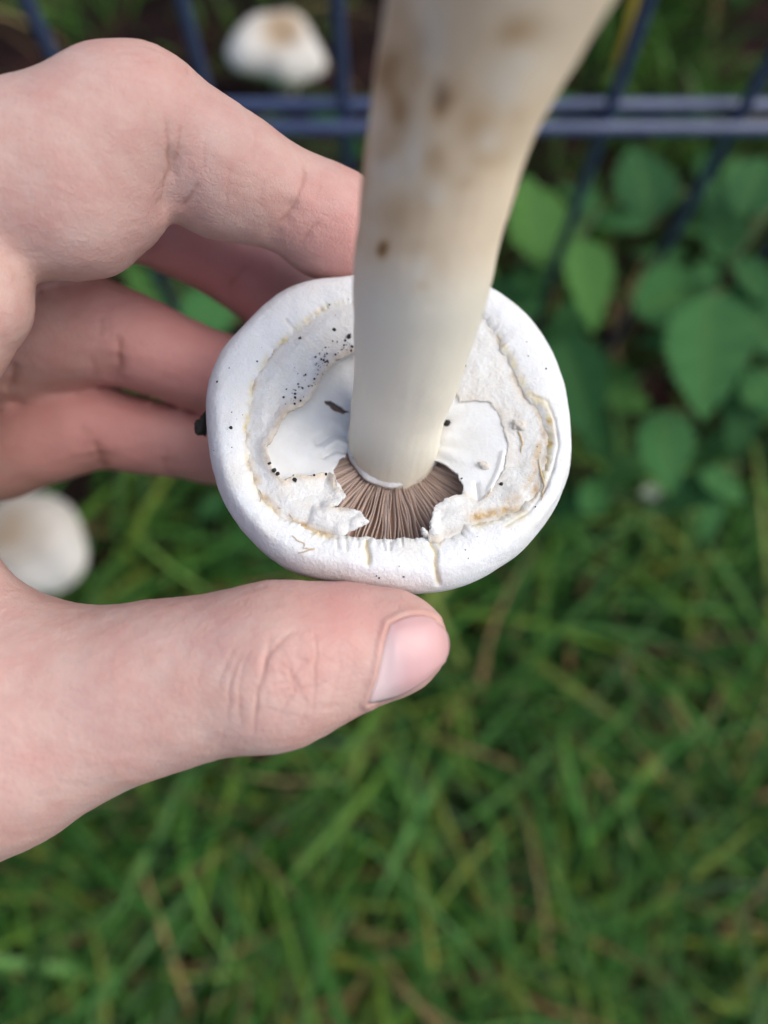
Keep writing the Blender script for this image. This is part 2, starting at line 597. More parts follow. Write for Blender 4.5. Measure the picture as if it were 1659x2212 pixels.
def surface_nets(f, lo, h, shape):
    nx, ny, nz = shape
    s = f < 0
    idx8 = s[:-1, :-1, :-1].astype(np.int8)
    cnt = np.zeros((nx - 1, ny - 1, nz - 1), np.int8)
    for a in (0, 1):
        for b in (0, 1):
            for c in (0, 1):
                cnt += s[a:nx - 1 + a, b:ny - 1 + b, c:nz - 1 + c]
    mixed = (cnt > 0) & (cnt < 8)
    I = np.argwhere(mixed)
    vid = np.full(mixed.shape, -1, np.int32)
    vid[mixed] = np.arange(len(I))
    acc = np.zeros((len(I), 3))
    num = np.zeros(len(I))
    cor = [(a, b, c) for a in (0, 1) for b in (0, 1) for c in (0, 1)]
    val = {c: f[I[:, 0] + c[0], I[:, 1] + c[1], I[:, 2] + c[2]] for c in cor}
    for c in cor:
        for ax in range(3):
            if c[ax] == 0:
                e = list(c); e[ax] = 1; e = tuple(e)
                v0, v1 = val[c], val[e]
                m = (v0 < 0) != (v1 < 0)
                t = np.where(m, v0 / (v0 - v1 + 1e-12), 0)
                q = np.array(c, float)[None] + np.zeros((len(I), 1))
                q[:, ax] += t
                acc[m] += q[m]
                num[m] += 1
    V = lo + (I + acc / num[:, None]) * h
    F = []
    for ax in range(3):
        b, c = (ax + 1) % 3, (ax + 2) % 3
        sl0 = [slice(None)] * 3; sl1 = [slice(None)] * 3
        sl0[ax] = slice(0, -1); sl1[ax] = slice(1, None)
        m = s[tuple(sl0)] != s[tuple(sl1)]
        E = np.argwhere(m)
        E = E[(E[:, b] > 0) & (E[:, c] > 0) & (E[:, b] < shape[b] - 1) & (E[:, c] < shape[c] - 1)]
        ins = s[E[:, 0], E[:, 1], E[:, 2]]
        def cell(db, dc):
            q = E.copy(); q[:, b] -= db; q[:, c] -= dc
            return vid[q[:, 0], q[:, 1], q[:, 2]]
        q = np.stack([cell(1, 1), cell(0, 1), cell(0, 0), cell(1, 0)], -1)
        q[~ins] = q[~ins][:, ::-1]
        F.append(q)
    return V, np.vstack(F)

def subdivide(V, F):
    n = len(V)
    E = np.stack([F, np.roll(F, -1, 1)], -1).reshape(-1, 2)
    E.sort(axis=1)
    key = E[:, 0].astype(np.int64) * n + E[:, 1]
    uk, inv = np.unique(key, return_inverse=True)
    mid = (V[uk // n] + V[uk % n]) / 2
    cen = V[F].mean(1)
    em = n + inv.reshape(F.shape)
    fc = n + len(uk) + np.arange(len(F))
    out = []
    for j in range(4):
        out.append(np.stack([F[:, j], em[:, j], fc, em[:, (j + 3) % 4]], -1))
    return np.vstack([V, mid, cen]), np.vstack(out)

HS = 1.5
allp = np.vstack([x for d in DIG.values() for part in d for x in part[:2]] + [PALM[0], PALM[1], WEB[0]])
lo = allp.min(0) - 27
hi = allp.max(0) + 27
lo[0] = max(lo[0], P(-2250, 2080, 130)[0])              # the forearm is cut off here, far outside the frame
shape = tuple(np.ceil((hi - lo) / HS).astype(int) + 1)
gx, gy, gz = [lo[i] + np.arange(shape[i]) * HS for i in range(3)]
field = np.empty(shape, np.float32)
BK = 4                                                   # coarse pass first, then only the blocks near the surface
cshape = tuple((n_ + BK - 1) // BK for n_ in shape)
cg = np.stack(np.meshgrid(*[lo[i] + (np.arange(cshape[i]) + 0.5) * BK * HS for i in range(3)], indexing='ij'), -1)
coarse = hand_sdf(cg.reshape(-1, 3)).reshape(cshape)
field[:] = np.repeat(np.repeat(np.repeat(coarse, BK, 0), BK, 1), BK, 2)[:shape[0], :shape[1], :shape[2]]
near_b = np.argwhere(np.abs(coarse) < BK * HS * 0.5 * 1.74 + 3.5)
off_b = np.stack(np.meshgrid(*[np.arange(BK)] * 3, indexing='ij'), -1).reshape(-1, 3)
fi = (near_b[:, None] * BK + off_b[None]).reshape(-1, 3)
fi = fi[(fi < np.array(shape)).all(1)]
field[fi[:, 0], fi[:, 1], fi[:, 2]] = hand_sdf(lo + fi * HS)
field[0] = np.maximum(field[0], 0.5)
HV, HF = surface_nets(field, lo, HS, shape)
def edges_of(F, ng=()):
    E = np.stack([F, np.roll(F, -1, 1)], -1).reshape(-1, 2)
    if len(ng):
        E = np.vstack([E, np.array([(g[i], g[(i + 1) % len(g)]) for g in ng for i in range(len(g))])])
    return E
def relax(V, F, its, lam=0.5, ng=()):
    E = edges_of(F, ng)
    a, b = np.concatenate([E[:, 0], E[:, 1]]), np.concatenate([E[:, 1], E[:, 0]])
    cnt = np.maximum(np.bincount(a, minlength=len(V)), 1)[:, None]
    for _ in range(its):
        m = np.stack([np.bincount(a, V[b, i], minlength=len(V)) for i in range(3)], -1) / cnt
        V = V + lam * (m - V)
    return V
def vnormals(V, F, ng=()):
    n = np.cross(V[F[:, 2]] - V[F[:, 0]], V[F[:, 3]] - V[F[:, 1]])
    n /= np.linalg.norm(n, axis=1)[:, None] + 1e-9
    r = np.zeros_like(V)
    for i in range(3):
        for c in range(4):
            r[:, i] += np.bincount(F[:, c], n[:, i], minlength=len(V))
    bad = np.linalg.norm(r, axis=1) < 1e-6
    r[bad] = sdf_grad(hand_sdf, V[bad].astype(np.float32), .3) if bad.any() else r[bad]
    return r / (np.linalg.norm(r, axis=1)[:, None] + 1e-9)
HV, HF = subdivide(HV, HF)
dd = hand_sdf(HV)
gr = sdf_grad(hand_sdf, HV.astype(np.float32), 0.15)
HV = HV - np.clip(dd, -1, 1)[:, None] * gr * (np.abs(dd) < 1.2)[:, None]
HV = relax(HV, HF, 14) + 0.12 * gr
HV, HF = subdivide(HV, HF)
HV = relax(HV, HF, 5)
def refine(V, F, selF):
    """split the selected quads in four; their neighbours take the new edge points (n-gons)"""
    n = len(V)
    Fs = F[selF]
    E = np.sort(np.stack([Fs, np.roll(Fs, -1, 1)], -1).reshape(-1, 2), axis=1)
    key = E[:, 0].astype(np.int64) * n + E[:, 1]
    uk, inv = np.unique(key, return_inverse=True)
    em = n + inv.reshape(Fs.shape)
    fc = n + len(uk) + np.arange(len(Fs))
    quads = [np.stack([Fs[:, j], em[:, j], fc, em[:, (j + 3) % 4]], -1) for j in range(4)]
    Fr = F[~selF]
    Er = np.sort(np.stack([Fr, np.roll(Fr, -1, 1)], -1), axis=-1)
    kr = Er[..., 0].astype(np.int64) * n + Er[..., 1]
    pos = np.clip(np.searchsorted(uk, kr), 0, len(uk) - 1)
    hit = uk[pos] == kr
    anyh = hit.any(1)
    quads.append(Fr[~anyh])
    ng = []
    for f_, h_, p_ in zip(Fr[anyh], hit[anyh], pos[anyh]):
        q_ = []
        for j in range(4):
            q_.append(int(f_[j]))
            if h_[j]:
                q_.append(int(n + p_[j]))
        ng.append(q_)
    return np.vstack([V, (V[uk // n] + V[uk % n]) / 2, V[Fs].mean(1)]), np.vstack(quads), ng
fcen = HV[HF].mean(1)
fpx = pix(fcen)
e_a, e_b = HV[HF[:, 2]] - HV[HF[:, 0]], HV[HF[:, 3]] - HV[HF[:, 1]]
fn = np.cross(e_a, e_b)
fn /= np.linalg.norm(fn, axis=1)[:, None] + 1e-9
selF = (np.einsum('ij,ij->i', fn, -fcen / np.linalg.norm(fcen, axis=1)[:, None]) > -0.15) & (fpx[:, 0] > -60) & (fpx[:, 1] > 40) & (fpx[:, 1] < 1950) & (-fcen[:, 2] < 126)
HV, HF, NGON = refine(HV, HF, selF)
HV = relax(HV, HF, 4, .5, NGON)
HN = vnormals(HV, HF)
px = pix(HV)
view = -HV / np.linalg.norm(HV, axis=1)[:, None]
facing = np.einsum('ij,ij->i', HN, view)
names = list(DIG)
dist = np.stack([digit_sdf(HV.astype(np.float32), k) for k in names], -1)
owner = dist.argmin(1)
near = dist.min(1) < 3.0

def z4(*pp): return [(x * 0.6041, 1192 + y * 0.6041) for x, y in pp]
def z2(*pp): return [(x * 0.4895, 69 + y * 0.4895) for x, y in pp]
def z3(*pp): return [(x * 0.3829, 466.6 + y * 0.3829) for x, y in pp]

CRE = {  # polyline, width (frame px), depth (mm)
    'thumb': [(z4((975, 250), (955, 370), (930, 460), (915, 560), (905, 650), (890, 725)), 5, .30),
              (z4((1100, 280), (1010, 310), (950, 390), (925, 480)), 4.5, .2),
              (z4((1118, 240), (1130, 350), (1130, 450), (1118, 560), (1100, 640)), 4.5, .24),
              (z4((1135, 365), (1075, 410), (1042, 460), (1050, 495), (1010, 570), (985, 660)), 4.5, .24),
              (z4((1042, 460), (960, 485)), 4, .15), (z4((1050, 492), (1130, 488), (1180, 460)), 4, .18),
              (z4((1000, 385), (1058, 470), (1085, 560)), 4, .15), (z4((1060, 330), (1070, 410)), 4, .14),
              (z4((1030, 360), (1040, 460)), 4, .12), (z4((960, 540), (1035, 500), (1140, 520)), 4, .14),
              (z4((970, 600), (1060, 590), (1120, 600)), 4, .10),
              (z4((930, 285), (880, 370), (862, 450), (855, 560), (860, 660)), 5, .14),
              (z4((860, 290), (800, 420), (770, 520)), 5, .12), (z4((900, 300), (842, 400), (820, 500), (815, 600), (820, 690)), 5, .14),
              (z4((1200, 300), (1215, 400), (1190, 520), (1150, 600)), 5, .10), (z4((1270, 300), (1265, 400), (1235, 520)), 5, .08),
              (z4((880, 140), (960, 125)), 6, .14), (z4((985, 420), (1030, 470), (1000, 540)), 4, .16), (z4((1060, 380), (1110, 400)), 4, .14),
              (z4((1020, 500), (975, 530)), 4, .16), (z4((1075, 500), (1095, 570), (1060, 640)), 4, .14), (z4((1140, 400), (1190, 380), (1240, 300)), 4, .1),
              (z4((1130, 540), (1180, 560), (1220, 540)), 4, .1), (z4((760, 330), (720, 420), (700, 500)), 5, .09), (z4((790, 560), (800, 650), (770, 720)), 4, .1)],
    'index': [(z2((770, 480), (752, 640), (735, 740), (690, 850)), 17, .8), (z2((1310, 720), (1255, 830), (1160, 930)), 17, .6),
              (z2((640, 300), (650, 420)), 7, .1), (z2((900, 480), (905, 640)), 6, .1), (z2((1130, 420), (1120, 560)), 6, .1), (z2((1180, 620), (1150, 800)), 6, .1),
              (z2((560, 210), (700, 240)), 4, .14), (z2((600, 60), (690, 75), (760, 120)), 4, .16), (z2((400, 130), (520, 80)), 4, .14), (z2((380, 190), (500, 200), (610, 220)), 4, .12),
              (z2((728, 330), (735, 450), (748, 560), (742, 680), (712, 800)), 6, .5),
              (z2((795, 380), (785, 520), (755, 640)), 5, .3), (z2((885, 650), (830, 740), (785, 795)), 6, .45),
              (z2((1350, 540), (1332, 680), (1285, 790), (1185, 895)), 6, .38), (z2((1415, 820), (1340, 910), (1290, 925)), 6, .3),
              (z2((1010, 560), (1000, 790)), 6, .12), (z2((1420, 640), (1390, 760)), 6, .12),
              (z2((480, 105), (560, 95), (640, 110)), 4, .15), (z2((520, 130), (640, 135), (720, 120)), 4, .12),
              (z2((440, 160), (560, 165), (680, 190)), 4, .1), (z2((690, 95), (705, 130)), 4, .2), (z2((820, 150), (835, 185)), 4, .2)],
    'middle': [(z3((850, 100), (800, 260)), 20, .8), (z3((1330, 340), (1240, 460)), 20, .6), (z3((862, 40), (855, 130), (825, 215)), 7, .5), (z3((1395, 270), (1330, 340), (1265, 425)), 7, .4)],
    'ring': [(z3((675, 760), (650, 880), (620, 960)), 20, .9), (z3((66, 820), (50, 1010)), 18, .7), (z3((640, 640), (668, 720), (672, 820), (640, 930)), 8, .5), (z3((575, 560), (560, 700)), 8, .2), (z3((65, 800), (68, 900), (45, 1010)), 7, .5),
             (z3((500, 760), (530, 860), (520, 930)), 8, .2)],
    'pinky': [(z3((545, 1330), (565, 1440)), 20, .8), (z3((935, 1350), (920, 1470)), 20, .5), (z3((520, 1250), (548, 1330), (560, 1420)), 8, .5), (z3((440, 1170), (520, 1250)), 8, .15), (z3((940, 1300), (930, 1440)), 8, .25)],
}
disp = np.zeros(len(HV))
crease = np.zeros(len(HV))
for k, lst in CRE.items():
    sel = np.where((owner == names.index(k)) & (facing > -0.05) & near)[0]
    q = px[sel] + 4.5 * np.stack([vnoise(HV[sel], 1.4, 3), vnoise(HV[sel], 1.4, 4)], -1)
    for line, w, dep in lst:
        ln = smooth_curve(np.array(line), 12) if len(line) > 2 else np.array(line)
        dl, tl = poly_dist_t(q, ln)
        fade = sstep(0, .28, tl) * sstep(1, .72, tl) * (0.8 + (0.5 if w < 10 else 0.0) * vnoise(HV[sel], 2.5, 61))
        sc_ = 0.62 if k == 'thumb' else (0.75 if w > 10 else .55)
        w = w * (0.72 if k == 'thumb' else .9)
        disp[sel] -= sc_ * dep * fade * (0.9 * np.exp(-(dl / w) ** 2) + 0.35 * np.exp(-(dl / (w * 3)) ** 2))
        crease[sel] = np.maximum(crease[sel], (0.12 if dep > .45 and w > 10 else 1.0) * fade * np.exp(-(dl / (w * .8)) ** 2) * min(.8, dep * 2.0))
# nail bed and nail folds
nail_l = smooth_curve(z4((1392, 262), (1372, 330), (1352, 440), (1318, 545)), 14)          # cuticle side, top to bottom
nail_r = smooth_curve(z4((1558, 246), (1600, 288), (1610, 345), (1594, 395)), 14)
nail_t = smooth_curve(z4((1392, 262), (1450, 234), (1515, 229), (1558, 246)), 14)
nail_b = smooth_curve(z4((1318, 545), (1420, 522), (1510, 472), (1594, 395)), 14)
nail_poly = np.vstack([nail_t, nail_r, nail_b[::-1], nail_l[::-1]])
sel = np.where((owner == 0) & (facing > -0.3))[0]
sd_n = signed(px[sel], nail_poly)
cut = poly_dist(px[sel], np.vstack([nail_l, nail_t]))
cut_l = poly_dist(px[sel], np.vstack([nail_t[::-1], nail_l]))
disp[sel] += -0.45 * sstep(3, -5, sd_n) + 0.29 * np.exp(-((cut_l - 8) / 8) ** 2) * (sd_n > 0)
crease[sel] = np.maximum(crease[sel], 0.5 * np.exp(-(cut_l / 4) ** 2))
# soft lumps and fine skin folds
disp += 0.27 * fbm(HV, 8, 2, 5)
disp += 0.06 * fbm(HV * np.array([1.0, 1.6, 1.0]), 1.7, 2, 9)
rid3 = 1 - np.abs(vnoise((HV @ np.array([[0.96, 0.28, 0], [-0.28, 0.96, 0], [0, 0, 1.0]])) * np.array([.45, 1.7, 1.0]), 0.9, 151))
disp -= 0.020 * np.clip(rid3 - .78, 0, 1) * 5 * (owner == 1)
# knuckle skin is coarser
kn = np.exp(-(np.hypot(*(px - np.array([635, 1455])).T) / 75) ** 2) * (owner == 0) + 0.6 * np.exp(-(np.hypot(*(px - np.array([290, 135])).T) / 90) ** 2) * (owner == 1)
disp += kn * 0.10 * fbm(HV, 1.1, 2, 21)
rotp = HV @ np.array([[0.94, -0.34, 0], [0.34, 0.94, 0], [0, 0, 1.0]])
rid1 = 1 - np.abs(vnoise(rotp * np.array([.55, 1.5, 1.0]), 0.85, 131))
rid2 = 1 - np.abs(vnoise((HV @ np.array([[0.8, 0.6, 0], [-0.6, 0.8, 0], [0, 0, 1.0]])) * np.array([.5, 1.6, 1.0]), 0.8, 133))
disp -= 0.035 * (np.clip(rid1 - .8, 0, 1) * 5 + np.clip(rid2 - .8, 0, 1) * 5) * (0.6 + 1.3 * np.clip(kn, 0, 1)) * (owner == 0)
tr_ = HV @ np.array([0.884, -0.468, -0.1])
wob = fbm(HV, 2.2, 2, 140)
fing = (owner == 1) & (px[:, 0] > 330)
disp -= 0.018 * (0.5 + 0.5 * np.sin((tr_ + 0.5 * wob) * 2 * math.pi / 0.62)) * fing * np.clip(.5 + vnoise(HV, 3, 141), 0, 1)
blush = 0.13 + 0.19 * fbm(HV, 11, 3, 31)
tip = {'index': (760, 520, 130), 'middle': (500, 600, 260), 'ring': (400, 780, 280), 'pinky': (250, 950, 330), 'thumb': (760, 1310, 110)}
for k, (x, y, r) in tip.items():
    amt = {'index': .5, 'middle': .8, 'ring': .7, 'pinky': .7, 'thumb': .42}[k]
    blush += (owner == names.index(k)) * amt * np.exp(-(np.hypot(*(px - np.array([x, y])).T) / r) ** 2)
blush = np.clip(blush, 0, 1)
HV2 = HV + HN * disp[:, None]
HO = to_world(P(-1240, 1520, 130))
me = np_mesh('hand', to_world(HV2) - HO, HF, ngons=NGON)
add_attr(me, 'blush', blush)
add_attr(me, 'crease', np.clip(crease, 0, 1))
hand = tag(obj('hand', me, SKIN, None, HO), 'bare left hand pinching the white mushroom cap between thumb and curled fingers', 'hand')

def thumb_sdf(p):
    return hand_sdf(p)

def cast(px_, py_, d0, off):
    """surface points of the thumb under frame positions"""
    dirs = np.stack([(px_ - 829.5) / FPX, -(py_ - 1106) / FPX, -np.ones_like(px_)], -1)
    d = np.full(len(px_), d0)
    best, bd = d.copy(), np.full(len(px_), 1e9)
    for i in range(60):
        s = thumb_sdf((dirs * d[:, None]).astype(np.float32)) - off
        up = s < bd
        bd[up] = s[up]; best[up] = d[up]
        d = d + np.clip(s, 0.0, 2.0) * 0.7
        d = np.minimum(d, d0 + 30)
    p = dirs * best[:, None]
    for i in range(3):
        s = thumb_sdf(p.astype(np.float32)) - off
        p = p - s[:, None] * sdf_grad(thumb_sdf, p.astype(np.float32), 0.3)
    return p

ns = 28
S, T = np.meshgrid(np.linspace(0, 1, ns), np.linspace(0, 1, ns), indexing='ij')     # s: cuticle to tip, t: top to bottom
def at(c, t):
    x = np.linspace(0, 1, len(c))
    return np.stack([np.interp(t, x, c[:, 0]), np.interp(t, x, c[:, 1])], -1)
cl, cr, ct_, cb = at(nail_l, T), at(nail_r, T), at(nail_t, S), at(nail_b, S)
s_, t_ = S[..., None], T[..., None]
co = (1 - s_) * cl + s_ * cr + (1 - t_) * ct_ + t_ * cb - ((1 - s_) * (1 - t_) * nail_l[0] + s_ * (1 - t_) * nail_r[0] + (1 - s_) * t_ * nail_l[-1] + s_ * t_ * nail_r[-1])
cc = co.reshape(-1, 2)
top = cast(cc[:, 0], cc[:, 1], 85.0, 0.10)
ng = sdf_grad(thumb_sdf, top.astype(np.float32), 0.6)
edge = np.minimum.reduce([S, 1 - S, T, 1 - T]).ravel()
top = top + ng * (0.22 * sstep(0, 0.2, edge) - 0.12 * (S.ravel() < 0.03))[:, None]
bot = top - ng * 0.55
f = grid_faces(ns, ns)
Vn = np.vstack([top, bot])
Fn = [f[:, ::-1], f + ns * ns]
loop = [i * ns for i in range(ns)] + [(ns - 1) * ns + j for j in range(1, ns)] + [i * ns + ns - 1 for i in range(ns - 2, -1, -1)] + [j for j in range(ns - 2, 0, -1)]
loop = np.array(loop)
l2 = np.roll(loop, -1)
Fn.append(np.stack([loop, l2, l2 + ns * ns, loop + ns * ns], -1))
me = np_mesh('thumbnail', to_world(Vn) - HO, np.vstack(Fn))
lun = 1 - sstep(0.05, 0.42, S.ravel() + 0.18 * (T.ravel() - 0.6) ** 2 - 0.25 * (T.ravel() - 0.55))
add_attr(me, 'lunula', np.concatenate([lun, lun]) * 0.8)
nail = obj('thumbnail', me, NAIL, hand)
nail['label'] = 'short clean pink thumbnail with a pale half moon'

# ------------------------------------------------------------------ held mushroom
def z1(*pp): return [(414.7 + x * 0.5208, 553 + y * 0.5208) for x, y in pp]
CC = P(838, 922, 112)
n3 = np.array([0.095, 0.33, 0.94]); n3 /= np.linalg.norm(n3)
e1 = np.array([1.0, 0, 0]) - n3 * n3[0]; e1 /= np.linalg.norm(e1)
e2 = np.cross(n3, e1)
def L2C(u, v, h):
    u, v, h = np.broadcast_arrays(np.asarray(u, float), np.asarray(v, float), np.asarray(h, float))
    return CC + u[..., None] * e1 + v[..., None] * e2 + h[..., None] * n3
def C2L(px_, h):
    """cap plane coordinates of frame positions at height h over the cap plane"""
    px_ = np.asarray(px_, float)
    d = np.stack([(px_[:, 0] - 829.5) / FPX, -(px_[:, 1] - 1106) / FPX, -np.ones(len(px_))], -1)
    o = CC + n3 * h
    t = (o @ n3) / (d @ n3)
    q = d * t[:, None] - CC
    return np.stack([q @ e1, q @ e2], -1)

OUT = np.array([(1060, 618), (1130, 670), (1180, 735), (1207, 800), (1226, 880), (1235, 950), (1230, 1012), (1210, 1075), (1178, 1132), (1120, 1198),
                (1050, 1243), (980, 1272), (910, 1283), (830, 1278), (740, 1265), (660, 1250), (600, 1222), (550, 1180), (500, 1120), (470, 1050),
                (455, 980), (443, 880), (455, 810), (480, 752), (530, 698), (590, 642), (650, 609), (700, 597), (760, 596), (860, 580), (960, 584)], float)
c0 = np.array([838, 940.0])
def polar_fn(pts, c):
    a = np.arctan2(-(pts[:, 1] - c[1]), pts[:, 0] - c[0])
    r = np.hypot(*(pts - c).T)
    o = np.argsort(a)
    a, r = a[o], r[o]
    a = np.concatenate([a - 2 * math.pi, a, a + 2 * math.pi]); r = np.tile(r, 3)
    return lambda t: np.interp(t, a, r)
out_fn = polar_fn(smooth_curve(np.vstack([OUT, OUT[:1]]), 240), c0)
FR = z1((665, 180), (560, 215), (430, 310), (330, 400), (262, 510), (232, 640), (228, 760), (250, 880), (285, 980), (350, 1055), (440, 1112), (560, 1155),
        (650, 1163), (730, 1168), (830, 1172), (960, 1165), (1020, 1180), (1100, 1145), (1170, 1110), (1290, 1085), (1400, 1010), (1450, 930), (1478, 800),
        (1455, 680), (1405, 590), (1345, 480), (1295, 380), (1240, 290), (1170, 215), (1040, 165), (850, 150))
FRL = C2L(FR, 2.6)
def lpolar(pts):
    a = np.arctan2(pts[:, 1], pts[:, 0]); r = np.hypot(*pts.T)
    o = np.argsort(a); a, r = a[o], r[o]
    a = np.concatenate([a - 2 * math.pi, a, a + 2 * math.pi]); r = np.tile(r, 3)
    return lambda t: np.interp(t, a, r)
rm_fn = lpolar(smooth_curve(np.vstack([FRL, FRL[:1]]), 240))
NTH = 720
TH = np.arange(NTH) / NTH * 2 * math.pi
rm = rm_fn(TH) + 0.25 * np.interp(TH, np.linspace(0, 2 * math.pi, 91), np.append(rng.normal(size=90), 0))
R = np.full(NTH, 26.0)
def profile(R, rm, n=110):
    """rows (r, h) from apex over the widest ring and the rolled rim to the tucked-in margin"""
    z = np.zeros_like(R)
    keys = [(z, -19 + z), (0.35 * R, -18 + z), (0.62 * R, -15 + z), (0.83 * R, -10.5 + z), (0.955 * R, -6 + z), (R, -2 + z), (0.985 * R, 0.9 + z),
            (0.72 * R + .28 * rm, 2.9 + z), (0.42 * R + 0.58 * rm, 3.3 + z), (.15 * R + .85 * rm, 2.95 + z), (rm + 0.05, 2.35 + z), (rm - 0.12, 2.0 + z), (rm + .1, 1.6 + z), (rm + 1.2, 0.9 + z), (rm + 2.4, 0.2 + z)]
    k = np.array(keys)                      # key, 2, theta
    t = np.linspace(0, len(keys) - 1 - 1e-6, n)
    i = t.astype(int); f = (t - i)[:, None, None]
    ext = np.concatenate([2 * k[:1] - k[1:2], k, 2 * k[-1:] - k[-2:-1]])
    a, b, c, d = ext[i], ext[i + 1], ext[i + 2], ext[i + 3]
    return 0.5 * (2 * b + (c - a) * f + (2 * a - 5 * b + 4 * c - d) * f ** 2 + (3 * b - a - 3 * c + d) * f ** 3)
for it in range(12):
    pr = profile(R, rm, 60)
    p3 = L2C(pr[:, 0] * np.cos(TH), pr[:, 0] * np.sin(TH), pr[:, 1])
    q = pix(p3)
    ang = np.arctan2(-(q[..., 1] - c0[1]), q[..., 0] - c0[0])
    rad = np.hypot(q[..., 0] - c0[0], q[..., 1] - c0[1])
    b = ((ang / (2 * math.pi)) % 1 * 120).astype(int)
    mx = np.zeros(120)
    np.maximum.at(mx, b.ravel(), rad.ravel())
    mid = (np.arange(120) + 0.5) / 120 * 2 * math.pi
    ratio = out_fn((mid + math.pi) % (2 * math.pi) - math.pi) / mx
    rr = np.interp(TH, np.concatenate([mid - 2 * math.pi, mid, mid + 2 * math.pi]), np.tile(ratio, 3))
    R = np.clip(R * rr ** 0.8, rm + 1.2, 34)
    ker = np.ones(15) / 15
    R = np.convolve(np.concatenate([R[-7:], R, R[:7]]), ker, 'valid')
pr = profile(R, rm, 130)
p3 = L2C(pr[:, 0] * np.cos(TH), pr[:, 0] * np.sin(TH), pr[:, 1])          # (profile, theta, 3)
V = p3.reshape(-1, 3)
d_u = np.gradient(p3, axis=0); d_v = np.roll(p3, -1, 1) - np.roll(p3, 1, 1)
nr = np.cross(d_v, d_u).reshape(-1, 3)
nr /= np.linalg.norm(nr, axis=1)[:, None] + 1e-9
cen = L2C(0, 0, -8.0)
sgn = np.sign(np.einsum('ij,ij->i', nr, V - cen))
rimsel = (np.arange(130) < 75).repeat(NTH)
if np.mean(sgn[rimsel]) < 0:
    nr = -nr
q = pix(V)
disp = 0.35 * fbm(V, 9, 2, 41) + 0.07 * fbm(V, 1.6, 3, 42)
CRACK = [(z1((728, 1165), (724, 1200), (735, 1250), (730, 1275)), 5, 0.8), (z1((990, 1190), (1012, 1225), (1008, 1280), (1022, 1355)), 5, 0.6),
         (z1((600, 1165), (605, 1210)), 3, .3), (z1((640, 1165), (642, 1220)), 3, .3), (z1((790, 1172), (800, 1215)), 3, .35), (z1((825, 1175), (822, 1215)), 3, .4),
         (z1((690, 1170), (690, 1200)), 3, .25), (z1((870, 1170), (872, 1200)), 3, .2), (z1((390, 265), (425, 305)), 3, .3),
         (z1((1410, 580), (1470, 600), (1505, 680), (1520, 780), (1500, 870), (1450, 990)), 3, .25),
         (z1((1500, 880), (1470, 960), (1400, 1060), (1300, 1120)), 3, .2)]
front = np.einsum('ij,ij->i', nr, -V / np.linalg.norm(V, axis=1)[:, None]) > -0.1
stain = np.zeros(len(V))
for line, w, dep in CRACK:
    g = np.exp(-(poly_dist(q, line) / w) ** 2) * front
    disp -= dep * g
    stain = np.maximum(stain, g * (0.6 if dep > .5 else 0.15))
YEL = [(z1((1400, 575), (1470, 620), (1490, 720), (1475, 830), (1450, 930)), 9, .7), (z1((1180, 1105), (1270, 1085), (1340, 1040), (1380, 1060), (1310, 1110)), 12, .6),
       (z1((1040, 1170), (1010, 1230), (1012, 1300)), 8, .45), (z1((640, 620 + 540), (560, 1150)), 5, .1), (z1((1380, 1060), (1420, 1000), (1440, 960)), 8, .4)]
for line, w, amt in YEL:
    g = np.exp(-(poly_dist(q, line) / w) ** 2) * front
    stain = np.maximum(stain, 1.4 * amt * g * (0.6 + 0.6 * vnoise(V, 1.2, 77)))
fr_d = poly_dist(q, FR, True)
an = np.arctan2(-(q[:, 1] - c0[1]), q[:, 0] - c0[0])
leftw = sstep(-0.2, -0.6, np.cos(an)) + 0.8 * sstep(0.3, 0.7, np.cos(an))
stain = np.maximum(stain, 0.75 * np.exp(-(fr_d / 9) ** 2) * leftw * front * np.clip(0.6 + 0.9 * vnoise(V, 1.3, 78), 0, 1.2))
rid = np.exp(-(fr_d / 12) ** 2) * front
disp += rid * 0.16 * vnoise(np.stack([an * 60, an * 0, an * 0], -1), 1.0, 5)
stain = np.maximum(stain, .13 * np.clip(fbm(V, 5, 3, 301) * 1.6, 0, 1))
V = V + nr * disp[:, None]
F = grid_faces(130, NTH)
# close theta
wrapf = np.stack([np.arange(129) * NTH + NTH - 1, (np.arange(129) + 1) * NTH + NTH - 1, (np.arange(129) + 1) * NTH, np.arange(129) * NTH], -1)
F = np.vstack([F, wrapf])
MO = to_world(L2C(0, 0, -19.5))
mush = tag(empty('mushroom', MO), 'upturned white mushroom with torn veil, brown gills and long cream stem, held in the hand', 'mushroom')
me = np_mesh('cap', to_world(V) - MO, F)
add_attr(me, 'stain', np.clip(stain, 0, 1))
cap = obj('cap', me, CAP, mush)

SURF = [(pix(V)[front], V[front])]
# --- veil sheets
HOLE = z1((640, 815), (632, 832), (608, 850), (586, 890), (598, 935), (637, 992), (600, 1035), (570, 1046), (690, 1060), (738, 1106), (700, 1124), (622, 1160),
          (600, 1200), (700, 1300), (985, 1300), (1012, 1192), (985, 1186), (946, 1118), (986, 1150), (990, 1100), (1002, 1052), (1050, 1012), (1120, 996), (1128, 960),
          (1102, 905), (1050, 866), (1000, 850), (955, 850), (918, 880), (850, 880), (700, 860))
LIP = z1((760, 380), (670, 398), (600, 432), (545, 492), (492, 590), (442, 632), (392, 652), (352, 722), (312, 792), (322, 850), (342, 897), (382, 936), (425, 906),
         (480, 912), (578, 900), (600, 960), (800, 1000), (1000, 1000), (1130, 985), (1190, 1025), (1250, 960), (1292, 900), (1312, 780), (1275, 665), (1240, 615), (1180, 600), (1110, 606),
         (1080, 520), (1000, 420), (880, 370))
SLIT = z1((548, 602), (580, 604), (620, 628), (652, 656), (625, 656), (585, 640), (560, 620))
RS = 6.4
VC = C2L(np.array([(850, 950.0)]), -4.2)[0]              # where the stem stands on the cap
